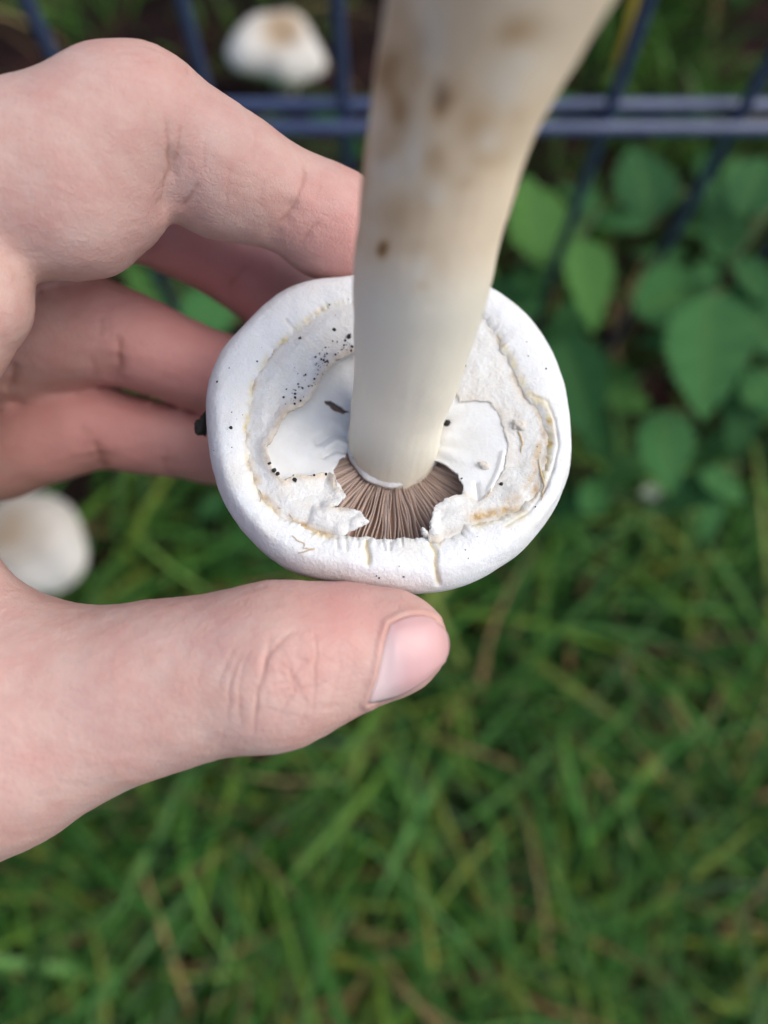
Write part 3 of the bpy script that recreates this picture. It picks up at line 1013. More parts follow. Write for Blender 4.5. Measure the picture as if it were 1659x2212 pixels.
FRV = FRL - VC
rmv_fn = lpolar(smooth_curve(np.vstack([FRV, FRV[:1]]), 240))
def L2V(u, v, h):
    return L2C(np.asarray(u) + VC[0], np.asarray(v) + VC[1], h)
def h_veil(r, rmt):
    rho = np.clip((r - RS) / (rmt - RS), 0, 1)
    return -5.0 + 7.0 * rho ** 0.60
def veil_sheet(name, r_in, r_out_f, lift, test, mat, stainf, thick, seed, nr_=96, rough=0.1):
    t = np.linspace(0, 1, nr_)
    th = TH
    rmt = rmv_fn(th)
    r = r_in + t[:, None] * (r_out_f(rmt) - r_in)[None]
    wR = sstep(-.1, .5, np.cos(th))[None]
    h = h_veil(r, rmt[None]) + lift(r, rmt[None], wR, th[None])
    p = L2V(r * np.cos(th), r * np.sin(th), h)
    pv = p.reshape(-1, 3)
    nz = rough * fbm(pv, 1.3, 3, seed) + 0.25 * fbm(pv, 6, 2, seed + 3)
    pv = pv + n3 * nz[:, None]
    q = pix(pv)
    pv = pv + n3 * lift2(name, q, pv)[:, None]
    q = pix(pv)
    qn = q + 3.5 * np.stack([fbm(pv, 0.9, 2, seed + 5), fbm(pv, 0.9, 2, seed + 6)], -1)
    s = test(qn)                              # negative = keep
    grid = grid_faces(nr_, NTH)
    k = np.arange(nr_ - 1)
    grid = np.vstack([grid, np.stack([k * NTH + NTH - 1, (k + 1) * NTH + NTH - 1, (k + 1) * NTH, k * NTH], -1)])
    keep = s[grid].mean(1) < 0
    grid = grid[keep]
    used = np.unique(grid)
    rem = np.full(len(pv), -1); rem[used] = np.arange(len(used))
    me = np_mesh(name, to_world(pv[used]) - MO, rem[grid])
    add_attr(me, 'stain', np.clip(stainf(q, pv, s)[used], 0, 1))
    add_attr(me, 'fuzz', np.zeros(len(used)))
    SURF.append((pix(pv[used]), pv[used] + n3 * thick * .5))
    o = obj(name, me, mat, mush)
    m = o.modifiers.new('thickness', 'SOLIDIFY')
    m.thickness = thick / 1000
    m.offset = 0
    return o
def lift2(name, q, pv):
    r = np.zeros(len(q))
    if name == 'veil_band':
        ld = signed(q, LIP)
        hd = signed(q, HOLE)
        r += (0.85 - .72 * sstep(860, 980, q[:, 0])) * np.exp(-(np.clip(ld, 0, 99) / 16) ** 2)                   # lip curls up
        r += 0.55 * np.exp(-(np.clip(hd, 0, 99) / 16) ** 2) * (1 + 0.8 * vnoise(pv, 1.0, 8))
        tong = signed(q, z1((500, 1045), (690, 1055), (745, 1106), (700, 1130), (600, 1165), (480, 1120)))
        r += 0.7 * sstep(4, -16, tong)
        for (x, y), w, a in ((z1((560, 460))[0], 26, .5), (z1((470, 560))[0], 20, .4), (z1((480, 930))[0], 28, .5), (z1((1150, 480))[0], 40, .5), (z1((1080, 1060))[0], 40, .5),
                             (z1((1350, 1000))[0], 26, .6), (z1((350, 560))[0], 30, -.5), (z1((1380, 800))[0], 40, -.5)):
            r += a * np.exp(-(np.hypot(q[:, 0] - x, q[:, 1] - y) / w) ** 2)
    else:
        for line, w, a in ((z1((520, 770), (590, 730), (640, 740)), 9, -1.1), (z1((560, 800), (600, 775), (640, 790)), 6, .5), (z1((545, 830), (600, 800), (640, 815)), 7, -.7),
                           (z1((1190, 1020), (1180, 950)), 6, -.5), (z1((1230, 980), (1270, 900), (1290, 820)), 5, .4), (z1((1000, 760), (960, 830)), 14, -.8)):
            r += a * np.exp(-(poly_dist(q, line) / w) ** 2)
    return r
def stain_band(q, pv, s):
    ld = poly_dist(q, LIP, True)
    fd = poly_dist(q, FR, True)
    x = 0.45 * np.exp(-(ld / 11) ** 2) * (.45 + .55 * (q[:, 0] < 800)) + 0.7 * np.exp(-(fd / 9) ** 2) * np.clip(.5 + vnoise(pv, 1.5, 12), 0, 1.3)
    x += 0.18 * np.clip(fbm(pv, 3.5, 2, 15), 0, 1)
    for line, w, a in ((z1((390, 925), (470, 915), (570, 915)), 9, .4), (z1((570, 1050), (650, 1058)), 7, .45), (z1((1160, 1095), (1200, 1078), (1280, 1065), (1345, 1010)), 12, 1.1),
                       (z1((1440, 780), (1420, 900), (1380, 965)), 8, .8), (z1((1450, 680), (1465, 760)), 9, .6), (z1((1250, 640), (1280, 670)), 8, .45),
                       (z1((1340, 500), (1390, 590)), 14, .5), (z1((1250, 300), (1320, 400)), 12, .3)):
        x = np.maximum(x, a * np.exp(-(poly_dist(q, line) / w) ** 2) * np.clip(.75 + .6 * vnoise(pv, 1.0, 19), 0, 1))
    return x
def stain_mem(q, pv, s):
    return 0.12 * np.clip(fbm(pv, 3.5, 2, 25), 0, 1)
band = veil_sheet('veil_band', 9.0, lambda rmt: rmt + 0.9, lambda r, rmt, wR, th: 0.9 - .62 * wR - (1.0 - .62 * wR) * sstep(-2.5, 0.2, r - rmt) - 0.9 * sstep(0, .8, r - rmt), lambda q: np.maximum(-signed(q, LIP), -signed(q, HOLE)),
                  VEIL, stain_band, 0.7, 60, 96, 0.16)
memb = veil_sheet('veil_membrane', RS - 0.6, lambda rmt: rmt - 0.8, lambda r, rmt, wR, th: (-1.5 * (1 - wR) + .35 * wR) * np.sin(math.pi * np.clip((r - RS) / (rmt - RS), 0, 1) ** .8) + np.exp(-((r - RS) / 3.2) ** 2) * (.42 * np.sin(th * 11 + 1.5 * np.sin(th * 3)) + .2 * np.sin(th * 23 + r)), lambda q: np.maximum(np.maximum(signed(q, LIP) - 8, -signed(q, HOLE)), -signed(q, SLIT)),
                  MEMB, stain_mem, 0.35, 80, 110, 0.03)

# --- gills, each one a blade, and the flesh they hang from
rb = np.linspace(0, 17.5, 8)
bedV, a_ = [], np.arange(64) / 64 * 2 * math.pi
for k, r in enumerate(rb):
    bedV.append(L2V(r * np.cos(a_), r * np.sin(a_), -7.6 + 4.4 * max(0, (r - 6) / 12.6) ** .75 + 0 * a_))
bedV = np.array(bedV).reshape(-1, 3)
Fb = np.vstack([grid_faces(8, 64), np.stack([np.arange(7) * 64 + 63, (np.arange(7) + 1) * 64 + 63, (np.arange(7) + 1) * 64, np.arange(7) * 64], -1)])
obj('gill_bed', np_mesh('gill_bed', to_world(bedV) - MO, Fb), GILLBED, cap)
Rw = np.array([to_world(e1 * 1000) - to_world(np.zeros(3)), to_world(e2 * 1000) - to_world(np.zeros(3)), to_world(n3 * 1000) - to_world(np.zeros(3))]).T
capM = Matrix([[*Rw[0]], [*Rw[1]], [*Rw[2]]]).to_4x4()
capo = Vector(to_world(L2V(0, 0, 0)) - MO)
gm = []
for v in range(8):
    n = 15
    r0 = 6.6 if v < 5 else (11.0 + v * 0.6)
    r = np.linspace(r0, 18.6, n)
    rho = (r - 6) / 12.6
    top_ = -6.3 + 4.4 * rho ** 0.75 + rng.normal(0, .06, n)
    if v >= 5:
        top_ -= 1.6 * np.exp(-((r - r0) / 1.8))
    side = (0.16 * np.sin(r * (0.35 + .06 * v) + v * 1.7) + 0.10 * np.sin(r * .9 + v)) * (.3 + rho)
    th_ = 0.055 + 0.01 * (v % 3)
    rows = []
    for i in range(n):
        w = th_ * (1 + 0.6 * rho[i])
        rows += [(r[i], side[i] * .3 - w * 1.7, -8.8), (r[i], side[i] - w, top_[i]), (r[i], side[i] + w, top_[i]), (r[i], side[i] * .3 + w * 1.7, -8.8)]
    me = np_mesh('gill', np.array(rows) / 1000, grid_faces(n, 4), False)
    gm.append(me)
NG = 250
for k in range(NG):
    me = gm[int(rng.integers(0, 5))] if k % 2 == 0 else gm[int(rng.integers(0, 8))]
    o = obj('gill', me, GILL, cap)
    a = k / NG * 2 * math.pi + rng.normal(0, .004)
    o.matrix_local = Matrix.Translation(capo) @ capM @ Matrix.Rotation(a, 4, 'Z') @ Matrix.Translation((0, 0, rng.normal(0, .00015)))

# --- stem
rows = [(830, 1050, 127, 88), (838, 1016, 122.5, 94), (845, 985, 119.5, 97), (862, 880, 109.4, 103), (884, 790, 102, 117), (909, 620, 90.4, 146), (941, 430, 80.3, 161), (985, 230, 71.8, 183),
        (1064, 0, 64, 226), (1150, -250, 57.3, 283), (1235, -500, 52, 330), (1300, -680, 49, 300), (1330, -770, 47.5, 200), (1340, -800, 47.2, 20)]
sp = np.array([[*P(x, y, d), r * d / FPX] for x, y, d, r in rows])
sp = smooth_curve(sp, 150)
T_ = np.gradient(sp[:, :3], axis=0); T_ /= np.linalg.norm(T_, axis=1)[:, None]
na = 96
aa = np.arange(na) / na * 2 * math.pi
ref = np.array([1.0, 0, 0])
N_ = ref - T_ * (T_ @ ref)[:, None]; N_ /= np.linalg.norm(N_, axis=1)[:, None]
B_ = np.cross(T_, N_)
sv = sp[:, None, :3] + sp[:, 3][:, None, None] * (np.cos(aa)[None, :, None] * N_[:, None] + np.sin(aa)[None, :, None] * B_[:, None])
svf = sv.reshape(-1, 3)
rdir = (sv - sp[:, None, :3]).reshape(-1, 3)
rdir /= np.linalg.norm(rdir, axis=1)[:, None] + 1e-9
al_ = np.repeat(np.linspace(0, 80, 150), na); th_a = np.tile(aa, 150)
fibr = fbm(np.stack([np.cos(th_a) * 7 * 3.2, np.sin(th_a) * 7 * 3.2, al_ * .16], -1), 1.6, 3, 92)
svf = svf + rdir * (0.22 * fbm(svf, 7, 3, 90) + .07 * fibr)[:, None]
q = pix(svf)
fr_ = np.einsum('ij,ij->i', rdir, -svf / np.linalg.norm(svf, axis=1)[:, None]) > -0.1
def z5(x, y): return ((840 + x * 0.651) * 0.864, y * 0.651 * 0.864)
st = np.zeros(len(svf)); sc = np.zeros(len(svf))
for x, y, w, hh, a in ((405, 375, 38, 75, .95), (690, 120, 85, 65, .5), (185, 945, 24, 34, .95), (540, 470, 90, 90, .42), (240, 820, 90, 80, .40), (390, 620, 70, 70, .42), (215, 540, 40, 60, .42),
                       (330, 780, 60, 90, .35), (280, 930, 120, 50, .25), (400, 1000, 60, 50, .15), (690, 450, 40, 50, .35), (270, 60, 60, 80, .2), (580, 600, 60, 50, .35), (500, 700, 80, 30, .3), (330, 1100, 30, 20, .25), (640, 420, 130, 160, .14)):
    X, Y = z5(x, y)
    qq = q + 14 * np.stack([vnoise(svf, 2.2, 7), vnoise(svf, 2.2, 8)], -1)
    st = np.maximum(st, a * np.exp(-((qq[:, 0] - X) / (w * .68)) ** 2 - ((qq[:, 1] - Y) / (hh * .68)) ** 2) * fr_)
back = ~fr_
st = np.maximum(st, np.clip(.36 + .8 * fbm(svf, 6, 3, 97), 0, .6) * sstep(640, 480, q[:, 1]) * sstep(1150, 900, q[:, 0] + .35 * q[:, 1] - 60) * fr_)
st = np.clip(st * 1.2, 0, 1)
st = np.where(back, np.clip(0.5 * fbm(svf, 9, 2, 95), 0, .6), st)
for x, y, w, hh in ((300, 600, 28, 130), (380, 750, 45, 40), (320, 1040, 28, 40), (660, 340, 60, 90), (380, 150, 60, 180), (200, 650, 50, 40), (590, 540, 40, 50), (720, 240, 60, 50)):
    X, Y = z5(x, y)
    sc = np.maximum(sc, 0.6 * np.exp(-((q[:, 0] - X) / (w * .5625)) ** 2 - ((q[:, 1] - Y) / (hh * .5625)) ** 2) * fr_)
clean = sstep(480, 700, q[:, 1])
Fs = grid_faces(150, na)
k = np.arange(149)
Fs = np.vstack([Fs, np.stack([k * na + na - 1, (k + 1) * na + na - 1, (k + 1) * na, k * na], -1)])
me = np_mesh('stem', to_world(svf) - MO, Fs)
add_attr(me, 'stain', st); add_attr(me, 'scuff', sc); add_attr(me, 'clean', clean)
stem = obj('stem', me, STEM, mush)
# small torn collar at the foot of the stem
ca = np.arange(160) / 160 * 2 * math.pi
cv = []
for k in range(7):
    t = k / 6
    rr_ = 6.55 + 0.85 * t + 0.25 * np.sin(ca * 3 + 1) * t + 0.12 * np.sin(ca * 11) * t
    cv.append(L2V(rr_ * np.cos(ca), rr_ * np.sin(ca), -3.6 - .8 * t - 0.4 * t * t + 0.12 * np.sin(ca * 9 + 2) * t))
cv = np.array(cv).reshape(-1, 3)
Fc = grid_faces(7, 160)
k = np.arange(6)
Fc = np.vstack([Fc, np.stack([k * 160 + 159, (k + 1) * 160 + 159, (k + 1) * 160, k * 160], -1)])
me = np_mesh('collar', to_world(cv) - MO, Fc)
add_attr(me, 'stain', np.zeros(len(cv)))
co_ = obj('collar', me, MEMB, stem)
co_.modifiers.new('thickness', 'SOLIDIFY').thickness = 0.0003

# --- fibres and specks on the cap
SQ, SP3 = np.vstack([a[0] for a in SURF]), np.vstack([a[1] for a in SURF])
def surf_pt(x, y, h):
    """the topmost cap or veil surface under x, y, raised by h"""
    d2 = (SQ[:, 0] - x) ** 2 + (SQ[:, 1] - y) ** 2
    c_ = np.where(d2 < max(9.0, d2.min() * 1.5))[0]
    return SP3[c_[np.argmax(SP3[c_] @ n3)]] + n3 * h
for line, w in ((((420, 1160), (440, 1185), (470, 1195), (465, 1215)), 4.5), (((440, 1240), (475, 1228), (510, 1216)), 4), (((465, 1215), (490, 1220), (512, 1215)), 3.5),
                (((1430, 850), (1445, 910), (1458, 960), (1445, 1010)), 7), (((1345, 730), (1362, 775), (1358, 820)), 8), (((275, 970), (290, 990), (285, 1020)), 5),
                (((1240, 960), (1225, 990), (1205, 1010)), 4), (((355, 1045), (380, 1065)), 4), (((400, 1080), (435, 1105)), 3)):
    pts = smooth_curve(z1(*line), 10)
    pp = np.array([surf_pt(x, y, 0.12) for x, y in pts])
    rr_ = w * 0.5208 * 0.5 * 110 / FPX * np.array([.45, .8, 1, 1, .95, .9, .9, .8, .6, .3])
    obj('fibre', tube_mesh('fibre', to_world(pp) - MO, rr_ / 1000, 7), FIBRE, mush)
# chunks of white veil
def crumb_mesh(name, r, seed, n=10, am=0.6):
    u, v = np.meshgrid(np.linspace(0, math.pi, n), np.arange(n) / n * 2 * math.pi, indexing='ij')
    p = np.stack([np.sin(u) * np.cos(v), np.sin(u) * np.sin(v), np.cos(u)], -1).reshape(-1, 3)
    p = p * (r * (1 + am * vnoise(p * 1.0, 0.7, seed)))[:, None]
    f = grid_faces(n, n)
    k = np.arange(n - 1)
    f = np.vstack([f, np.stack([k * n + n - 1, (k + 1) * n + n - 1, (k + 1) * n, k * n], -1)])
    return p, f
for i, (x, y, r) in enumerate(((1350, 708, .85), (1362, 715, .6), (1202, 870, .8), (1340, 720, .5))):
    X, Y = z1((x, y))[0]
    p, f = crumb_mesh('veil_flake', r * .9, 200 + i, 10, .9)
    p = p * np.array([1.1, .8, .6])
    me = np_mesh('veil_flake', to_world(p + surf_pt(X, Y, r * .35)) - MO, f)
    add_attr(me, 'stain', np.full(len(p), .3))
    obj('veil_flake', me, VEIL, mush)
SP = [(447, 343, .30), (595, 312, .28), (655, 340, .4), (640, 352, .2), (575, 206, .15), (165, 717, .28), (98, 522, .18), (150, 467, .1), (90, 808, .1), (430, 932, .38), (510, 915, .2), (560, 910, .2),
      (1055, 694, .5), (1048, 698, .35), (1275, 952, .35), (1127, 465, .25), (1115, 480, .15), (862, 857, .15), (870, 870, .1), (765, 1327, .12), (877, 1331, .12), (1385, 352, .1), (1473, 467, .15), (1115, 920, .15), (340, 898, .35), (352, 912, .3), (322, 870, .25)]
for _ in range(70):
    t = rng.random()
    SP.append((405 + t * 170 + rng.normal(0, 22), 600 - t * 210 + rng.normal(0, 16), 0.07 + 0.13 * rng.random() ** 2))
for _ in range(16):
    SP.append((640 + rng.normal(0, 18), 370 + rng.normal(0, 22), 0.07 + 0.12 * rng.random() ** 2))
for _ in range(34):
    t = rng.uniform(0, 2 * math.pi); k_ = rng.uniform(.80, .97)
    SP.append((813 + 745 * k_ * math.cos(t), 740 - 650 * k_ * math.sin(t), 0.05 + 0.10 * rng.random() ** 3))
pv, pf, off = [], [], 0
for i, (x, y, r) in enumerate(SP):
    X, Y = z1((x, y))[0]
    p, f = crumb_mesh('s', r, 300 + i, 6)
    pv.append(p + surf_pt(X, Y, .15 * r)); pf.append(f + off); off += len(p)
tag(obj('soil_specks', np_mesh('soil_specks', to_world(np.vstack(pv)) - MO, np.vstack(pf)), CRUMB, mush), kind='stuff')
# dark crumb stuck to the rim beside the ring finger
p, f = crumb_mesh('soil_crumb', 1.15, 555, 14, .9)
p = p * np.array([.62, 1.25, .9])
CO = to_world(P(433, 916, 116))
tag(obj('soil_crumb', np_mesh('soil_crumb', to_world(p) - to_world(np.zeros(3)), f), CRUMB, None, CO), 'black soil crumb stuck to the outer edge of the held mushroom cap', 'crumb')

# ------------------------------------------------------------------ other mushrooms on the ground
def wild_mushroom(label, base, Rm, capz, tilt, prof, lobes, spot, seed, name='wild_mushroom'):
    root = tag(empty(name, base), label, 'mushroom')
    n, m = 40, 64
    a = np.arange(m) / m * 2 * math.pi
    t = np.linspace(0, 1, n)
    pr_ = smooth_curve(np.array(prof, float), n)
    lob = 1 + sum(A * np.cos(k * a + ph) for k, A, ph in lobes)
    V = np.stack([pr_[:, :1] * Rm * lob * np.cos(a), pr_[:, :1] * Rm * lob * np.sin(a), np.repeat(pr_[:, 1:] * Rm, m, 1)], -1).reshape(-1, 3)
    V += 0.06 * Rm * np.stack([fbm(V, Rm * .5, 2, seed + i) for i in range(3)], -1)
    f = grid_faces(n, m)
    k = np.arange(n - 1)
    f = np.vstack([f, np.stack([k * m + m - 1, (k + 1) * m + m - 1, (k + 1) * m, k * m], -1)])
    mt = Matrix.Rotation(tilt[0], 3, 'X') @ Matrix.Rotation(tilt[1], 3, 'Y')
    V = V @ np.array(mt).T
    me = np_mesh('cap', V + np.array([0, 0, capz]), f)
    s = np.exp(-(np.linalg.norm(V - np.array(spot[:3]) * Rm, axis=1) / (spot[3] * Rm)) ** 2) * spot[4]
    add_attr(me, 'stain', np.clip(s * (1 + .4 * fbm(V, Rm * .4, 2, seed + 9)), 0, 1))
    obj('cap', me, WILD, root)
    obj('stem', tube_mesh('stem', [(0, 0, -.004), (0.002, 0, capz * .4), (0, 0, capz * .9)], [Rm * .3, Rm * .26, Rm * .27], 20), STEMW, root)
    return root
def m_wild():
    m = NT('wild_cap_skin')
    c = m.ramp(m.noise(60, 3), [(.3, (.56, .52, .46)), (.7, (.66, .63, .58))])
    c = m.mix(m.attr('stain'), c, (.36, .25, .15))
    m.set(Base_Color=c, Roughness=.65, Normal=m.bump(m.noise(300, 3), .2, .001))
    return m.m
WILD = m_wild()
STEMW = m_simple('wild_stem', (.62, .55, .44), .7, (.7, .65, .55), 80)
dome = [(0.001, .62), (.3, .59), (.6, .47), (.85, .24), (.99, -.02), (.97, -.14), (.85, -.12), (.5, -.05), (.2, 0)]
low = [(0.001, .42), (.3, .41), (.6, .35), (.85, .2), (.99, -.02), (.97, -.14), (.85, -.12), (.5, -.05), (.2, 0)]
flat = [(0.001, .26), (.2, .28), (.5, .33), (.8, .22), (.99, -.04), (.95, -.18), (.8, -.2), (.5, -.1), (.2, 0)]
b1 = G(598, 85, .045)
wild_mushroom('white mushroom with a brown spot on its cap, growing behind the wire fence', (b1[0], b1[1], 0), .0295, .04, (math.radians(10), math.radians(6)),
              flat, [(2, .13, .1), (3, .10, 2.2), (5, .05, 1)], (.1, .14, .3, .5, 1.5), 400)
b2 = G(45, 1170, .07)
wild_mushroom('cream topped white mushroom standing in the grass below the curled fingers', (b2[0], b2[1], 0), .031, .062, (math.radians(8), math.radians(-6)),
              low, [(2, .05, .3), (3, .04, 1), (5, .02, 2)], (-.1, .2, .45, .75, .8), 420)

# ------------------------------------------------------------------ grass (one mass of bent blades) and dry straw
def blades(n, xr, yr, Lr, Wr, hz, cols, seed, dens=None, lay=0.8, nseg=7):
    g = np.random.default_rng(seed)
    x = g.uniform(*xr, n); y = g.uniform(*yr, n)
    p0 = np.stack([x, y, np.zeros(n)], -1)
    if dens is not None:
        keep = g.random(n) < dens(x, y)
        p0 = p0[keep]; n = len(p0)
    L = g.uniform(*Lr, n) * (0.75 + .5 * g.random(n)); Wd = g.uniform(*Wr, n)
    cl = fbm(p0, .12, 2, seed) * 2.6
    az = cl + g.normal(0, 1.25, n)
    dirv = np.stack([np.cos(az), np.sin(az), 0 * az], -1)
    side = np.stack([-np.sin(az), np.cos(az), 0 * az], -1)
    roll = g.normal(0, .5, n)
    e0 = np.radians(g.uniform(45, 88, n)); e1_ = np.radians(g.uniform(-55, 25, n)) * lay + (1 - lay) * e0
    t = np.linspace(0, 1, nseg)
    pos = np.zeros((nseg, n, 3)); pos[0] = p0
    bendx = g.normal(0, .9, n)
    for k in range(1, nseg):
        tt = (t[k] + t[k - 1]) / 2
        el = e0 + (e1_ - e0) * tt ** 0.7
        a2 = az + bendx * tt
        d2 = np.stack([np.cos(a2) * np.cos(el), np.sin(a2) * np.cos(el), np.sin(el)], -1)
        pos[k] = pos[k - 1] + d2 * (L / (nseg - 1))[:, None]
    pos[..., 2] = np.maximum(pos[..., 2] * hz, 0.002)
    pos[0, :, 2] = -0.003
    wprof = np.array([.6, .9, 1, .95, .8, .5, .06]) if nseg == 7 else np.linspace(1, .05, nseg)
    up = np.cross(dirv, side)
    sv_ = side * np.cos(roll)[:, None] + up * np.sin(roll)[:, None]
    VL = pos - sv_[None] * (Wd / 2)[None, :, None] * wprof[:, None, None]
    VR = pos + sv_[None] * (Wd / 2)[None, :, None] * wprof[:, None, None]
    VM = pos - np.array([0, 0, 1.0]) * (Wd * .18)[None, :, None] * wprof[:, None, None]
    V = np.stack([VL, VM, VR], 2)                          # seg, n, 3, xyz
    V = V.transpose(1, 0, 2, 3).reshape(-1, 3)
    base = (np.arange(n) * nseg * 3)[:, None, None]
    f = grid_faces(nseg, 3)[None] + base
    ci = g.random(n)
    cols = np.array(cols)
    c = np.stack([np.interp(ci, np.linspace(0, 1, len(cols)), cols[:, i]) for i in range(3)], -1)
    c *= (0.7 + .6 * g.random(n))[:, None]
    C = np.repeat(c, nseg * 3, 0)
    return V, f.reshape(-1, 4), C
def in_front(x, y):
    return np.clip(1.0 - 2.6 * np.clip(y - .13, 0, None) / .1, .06, 1) * np.where(y > .25, .35, 1)
GREEN = [(.009, .032, .005), (.022, .072, .011), (.044, .135, .020), (.072, .21, .034), (.085, .225, .05), (.14, .265, .032), (.22, .245, .045)]
V, F, C = blades(13500, (-.55, .6), (-.42, .62), (.06, .16), (.002, .0052), .72, GREEN, 5, in_front)
me = np_mesh('grass', V, F); add_col(me, 'col', C)
tag(obj('grass', me, BLADE), 'tangled green grass blades covering the ground in front of the fence', 'grass', kind='stuff')
DRY = [(.12, .06, .03), (.24, .15, .06), (.36, .27, .11), (.14, .07, .045)]
V, F, C = blades(2400, (-.55, .6), (-.42, .55), (.05, .15), (.0018, .004), .66, DRY, 6, lambda x, y: np.clip(1.1 - 3.2 * (y + .12), .12, 1))
me = np_mesh('dry_grass', V, F); add_col(me, 'col', C)
tag(obj('dry_grass', me, STRAW), 'dead tan grass straws mixed through the lawn', 'dry grass', kind='stuff')
# loose ground litter behind the fence: short mossy shoots
V, F, C = blades(20000, (-.7, .8), (.2, .95), (.012, .045), (.002, .0055), .9, [(.04, .10, .015), (.07, .16, .02), (.05, .10, .02), (.06, .03, .02), (.045, .022, .02)], 8,
                 lambda x, y: np.clip(.30 + .25 * (x > .05) + 1.8 * fbm(np.stack([x, y, 0 * x], -1), .13, 2, 77), 0, 1), .3)
Vt, Ft, Ct = blades(16000, (-.7, .8), (.26, .95), (.03, .075), (.0016, .004), .95, [(.03, .09, .012), (.05, .15, .018), (.09, .21, .025), (.05, .12, .02)], 18,
                    lambda x, y: np.clip(-.10 + .2 * (x > .08) + 2.6 * fbm(np.stack([x, y, 0 * x], -1), .11, 2, 87), 0, 1) * (np.hypot(x - b1[0], y - b1[1] + .03) > .06), .45)
F = np.vstack([F, Ft + len(V)]); V = np.vstack([V, Vt]); C = np.vstack([C, Ct])
me = np_mesh('moss', V, F); add_col(me, 'col', C)
tag(obj('moss', me, BLADE), 'feathery green shoots and moss on the dark soil beyond the fence', 'moss', kind='stuff')

# ------------------------------------------------------------------ broad-leaved weeds
def leaf_mesh(name, L, Wd, curl, fold, seed):
    nl, nw = 27, 9
    t = np.linspace(0, 1, nl)
    w = np.sin(math.pi * np.clip(t, 0, 1) ** 0.72) ** 0.85 * (1 - .25 * t)
    w[0] = .03; w[-1] = .012
    teeth = 1 + .085 * np.where(np.arange(nl) % 2 == 0, 1, -1)
    s = np.linspace(-1, 1, nw)
    X = t[:, None] * L + 0 * s
    Y = s[None] * (w * teeth)[:, None] * Wd / 2
    Z = -curl * L * (t[:, None] ** 2) + fold * np.abs(Y) + 0.03 * Wd * np.sin(t[:, None] * 28 + 2 * s[None] + seed) * np.abs(s[None])
    V = np.stack([X, Y, Z], -1).reshape(-1, 3)
    me = np_mesh(name, V, grid_faces(nl, nw))
    vein = np.exp(-(s[None] / .12) ** 2) + .35 * (np.sin(t[:, None] * 34 - np.abs(s[None]) * 6) > .8)
    add_attr(me, 'vein', np.clip(vein + 0 * X, 0, 1).ravel())
    return me
LM = [leaf_mesh('leaf', 1.0, w, c, f_, i) for i, (w, c, f_) in enumerate(((.66, .2, .25), (.5, .28, .32), (.76, .14, .2), (.56, .34, .24), (.7, -.1, .35), (.44, .4, .15)))]
def weed(base, leaves, label, group=None, name='broadleaf_weed'):
    """leaves: (centre world point, length m, azimuth, pitch, roll, mesh)"""
    root = tag(empty(name, base), label, 'weed', group)
    B = np.array(base)
    for c, L, az, pit, roll, mi in leaves:
        c = np.array(c)
        M = Matrix.Rotation(az, 4, 'Z') @ Matrix.Rotation(-pit, 4, 'Y') @ Matrix.Rotation(roll, 4, 'X')
        start = c - np.array(M @ Vector((L * .48, 0, 0)))
        lf = obj('leaf', LM[mi], LEAF, root)
        lf.matrix_local = Matrix.Translation(Vector(start - B)) @ M @ Matrix.Scale(L, 4)
        mid = (start - B) * np.array([.35, .35, .75])
        pts = smooth_curve(np.array([(0, 0, -.004), mid, start - B + np.array([0, 0, -.001])]), 9)
        obj('stalk', tube_mesh('stalk', pts, np.linspace(.0013, .0008, 9), 6), STALK, root)
    return root
def LV(px_, py_, d, size, azdeg, pitch=-12, roll=0, mi=0):
    return (W(px_, py_, d), size, math.radians(azdeg), math.radians(pitch), math.radians(roll), mi)
def base_of(px_, py_):
    g = G(px_, py_, 0)
    return (g[0], g[1], 0)
# azimuth: 0 = towards frame right, 90 = towards the fence
weed(base_of(1230, 640), [LV(1165, 470, 385, .056, 100, 8, 10, 2), LV(1275, 610, 350, .042, -75, -15, -10, 0), LV(1215, 720, 380, .036, -120, -20, 0, 1)],
     'weed with a large dark oval leaf between two fence wires')
weed(base_of(1420, 560), [LV(1390, 385, 400, .05, 95, 5, 0, 2), LV(1330, 470, 395, .036, 150, -10, 0, 1), LV(1470, 640, 360, .055, 20, -10, 15, 0)],
     'low weed with broad leaves overlapping the foot of the fence')
weed(base_of(1600, 560), [LV(1560, 460, 378, .052, 85, 10, 0, 1), LV(1640, 380, 360, .05, 60, 5, 0, 3), LV(1650, 620, 350, .04, -30, -15, 0, 1)],
     'weed with a tall pointed leaf standing in front of a fence wire')
weed(base_of(1500, 830), [LV(1530, 770, 340, .056, -85, -25, 5, 2), LV(1640, 700, 350, .05, -30, -10, 0, 0), LV(1445, 735, 375, .03, 160, -10, 0, 1)],
     'weed with one big bright rounded leaf in front of the fence')
weed(base_of(1260, 900), [LV(1245, 840, 370, .055, -70, -20, 20, 0), LV(1190, 760, 395, .045, 150, -10, 0, 2), LV(1300, 950, 390, .04, -40, -20, 0, 1)],
     'weed with blue green leaves beside the rim of the held mushroom')
weed(base_of(1430, 1010), [LV(1440, 975, 375, .042, -80, -15, 0, 2), LV(1350, 1020, 400, .035, 200, -10, 0, 1)],
     'small weed with a single rounded pale green leaf among the grass')
weed(base_of(1600, 930), [LV(1610, 890, 375, .04, -100, -20, 0, 0), LV(1560, 960, 390, .034, 200, -15, 0, 1), LV(1660, 840, 370, .036, 30, -10, 0, 2)],
     'weed with three pointed leaves where the undergrowth meets the grass')
weed(base_of(1130, 620), [LV(1105, 640, 400, .04, 120, -5, 0, 0), LV(1160, 600, 395, .034, 30, -10, 0, 1)],
     'dark two leaved weed growing close behind the mushroom stem')
weed(base_of(1330, 900), [LV(1370, 860, 385, .038, 20, -20, 0, 1), LV(1330, 800, 390, .032, 100, -10, 0, 3)],
     'narrow leaved weed between the rounded leaves by the grass edge')
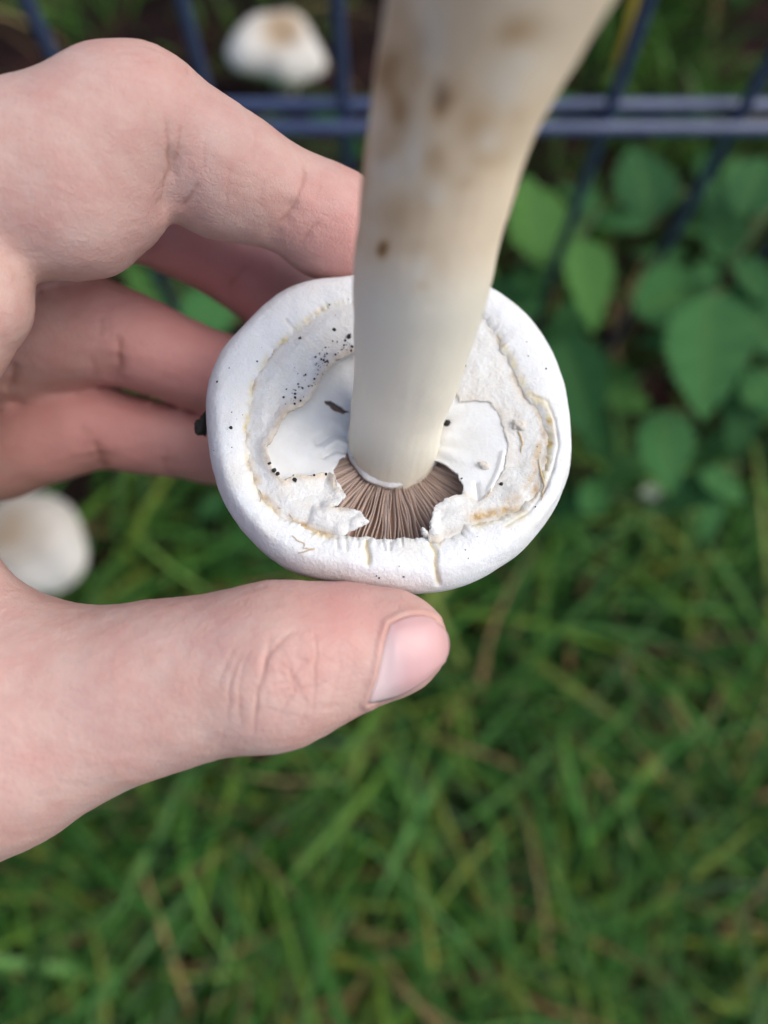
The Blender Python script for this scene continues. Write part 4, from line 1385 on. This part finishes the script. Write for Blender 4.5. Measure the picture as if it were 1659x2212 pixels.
weed(base_of(1520, 1080), [LV(1500, 1060, 385, .036, 210, -15, 0, 3), LV(1570, 1050, 380, .032, -20, -10, 0, 1), LV(1540, 1120, 390, .03, -90, -20, 0, 5)],
     'three leaved weed spreading low into the grass edge')
weed(base_of(1290, 1090), [LV(1290, 1060, 390, .036, 60, -15, 0, 1), LV(1240, 1090, 395, .03, 190, -15, 0, 5)],
     'slender weed with two narrow leaves beside the rim in the grass')
weed(base_of(440, 720), [LV(462, 668, 375, .036, 40, -10, 20, 2), LV(390, 740, 400, .04, 160, -10, 0, 0), LV(300, 600, 400, .03, 120, 0, 0, 1)],
     'weed with a bright leaf showing between two curled fingers')
g2 = np.random.default_rng(21)
for k in range(46):
    x = g2.uniform(-.42, .48); y = g2.uniform(.26, .36)
    if k % 3 == 0:
        y = g2.uniform(.12, .19)
    h = g2.uniform(.02, .06) if y > .2 else g2.uniform(.015, .03)
    lv = []
    for j in range(int(g2.integers(3, 6))):
        a = g2.uniform(0, 2 * math.pi); r = g2.uniform(.012, .035)
        lv.append((np.array([x + r * math.cos(a), y + r * math.sin(a), h * g2.uniform(.7, 1.3)]), g2.uniform(.018, .036), a, math.radians(g2.uniform(-40, 25)), g2.normal(0, .5), int(g2.integers(0, 6))))
    weed((x, y, 0), lv, 'low dark green leafy weed in the undergrowth along the fence foot', 'undergrowth weeds along the fence')
for k in range(26):
    x = g2.uniform(-.55, .65); y = g2.uniform(.3, .75)
    h = g2.uniform(.02, .07)
    lv = []
    for j in range(int(g2.integers(4, 8))):
        a = g2.uniform(0, 2 * math.pi); r = g2.uniform(.01, .03)
        lv.append((np.array([x + r * math.cos(a), y + r * math.sin(a), h * g2.uniform(.5, 1.3)]), g2.uniform(.014, .028), a, math.radians(g2.uniform(-30, 20)), g2.normal(0, .4), int(g2.integers(0, 4))))
    if (x - b1[0]) ** 2 + (y - b1[1]) ** 2 < .06 ** 2:
        continue
    weed((x, y, 0), lv, 'small leafy weed on the dark soil beyond the fence', 'weeds on the soil beyond the fence')

# a yellowed grass stalk leaning behind the fence, and a pale petal lying in the grass
yb = G(1318, 210, 0.0)
pts = smooth_curve(np.array([(0, 0, -.003), (.004, .01, .05), (-.002, .016, .10), (.006, .01, .135)]), 12)
side_ = np.array([1.0, 0.15, 0])
wv = np.array([.5, .8, 1, 1.1, 1.1, 1, 1, .9, .8, .6, .4, .1]) * .006
V = np.vstack([pts - side_ * wv[:, None], pts + np.array([0, -.0012, 0]), pts + side_ * wv[:, None]]).reshape(3, 12, 3).transpose(1, 0, 2).reshape(-1, 3)
me = np_mesh('dry_leaf', V, grid_faces(12, 3)); add_col(me, 'col', np.tile([.52, .36, .06], (36, 1)))
tag(obj('dry_leaf', me, STRAW, None, (yb[0], yb[1], 0)), 'yellowed dry leaf blade standing upright behind the fence bar', 'leaf')
pp_ = G(1405, 1065, .055)
u, v = np.meshgrid(np.linspace(0.05, 1, 7), np.arange(14) / 14 * 2 * math.pi, indexing='ij')
V = np.stack([u * np.cos(v) * .0048 * (1 + .15 * np.cos(2 * v)), u * np.sin(v) * .004, .0016 * u * u], -1).reshape(-1, 3)
f = grid_faces(7, 14)
k = np.arange(6)
f = np.vstack([f, np.stack([k * 14 + 13, (k + 1) * 14 + 13, (k + 1) * 14, k * 14], -1)])
me = np_mesh('petal', V, f)
tag(obj('petal', me, m_simple('petal', (.3, .36, .26), .6, (.4, .45, .34), 300), None, tuple(pp_)), 'tiny pale petal caught on top of the grass blades', 'petal')
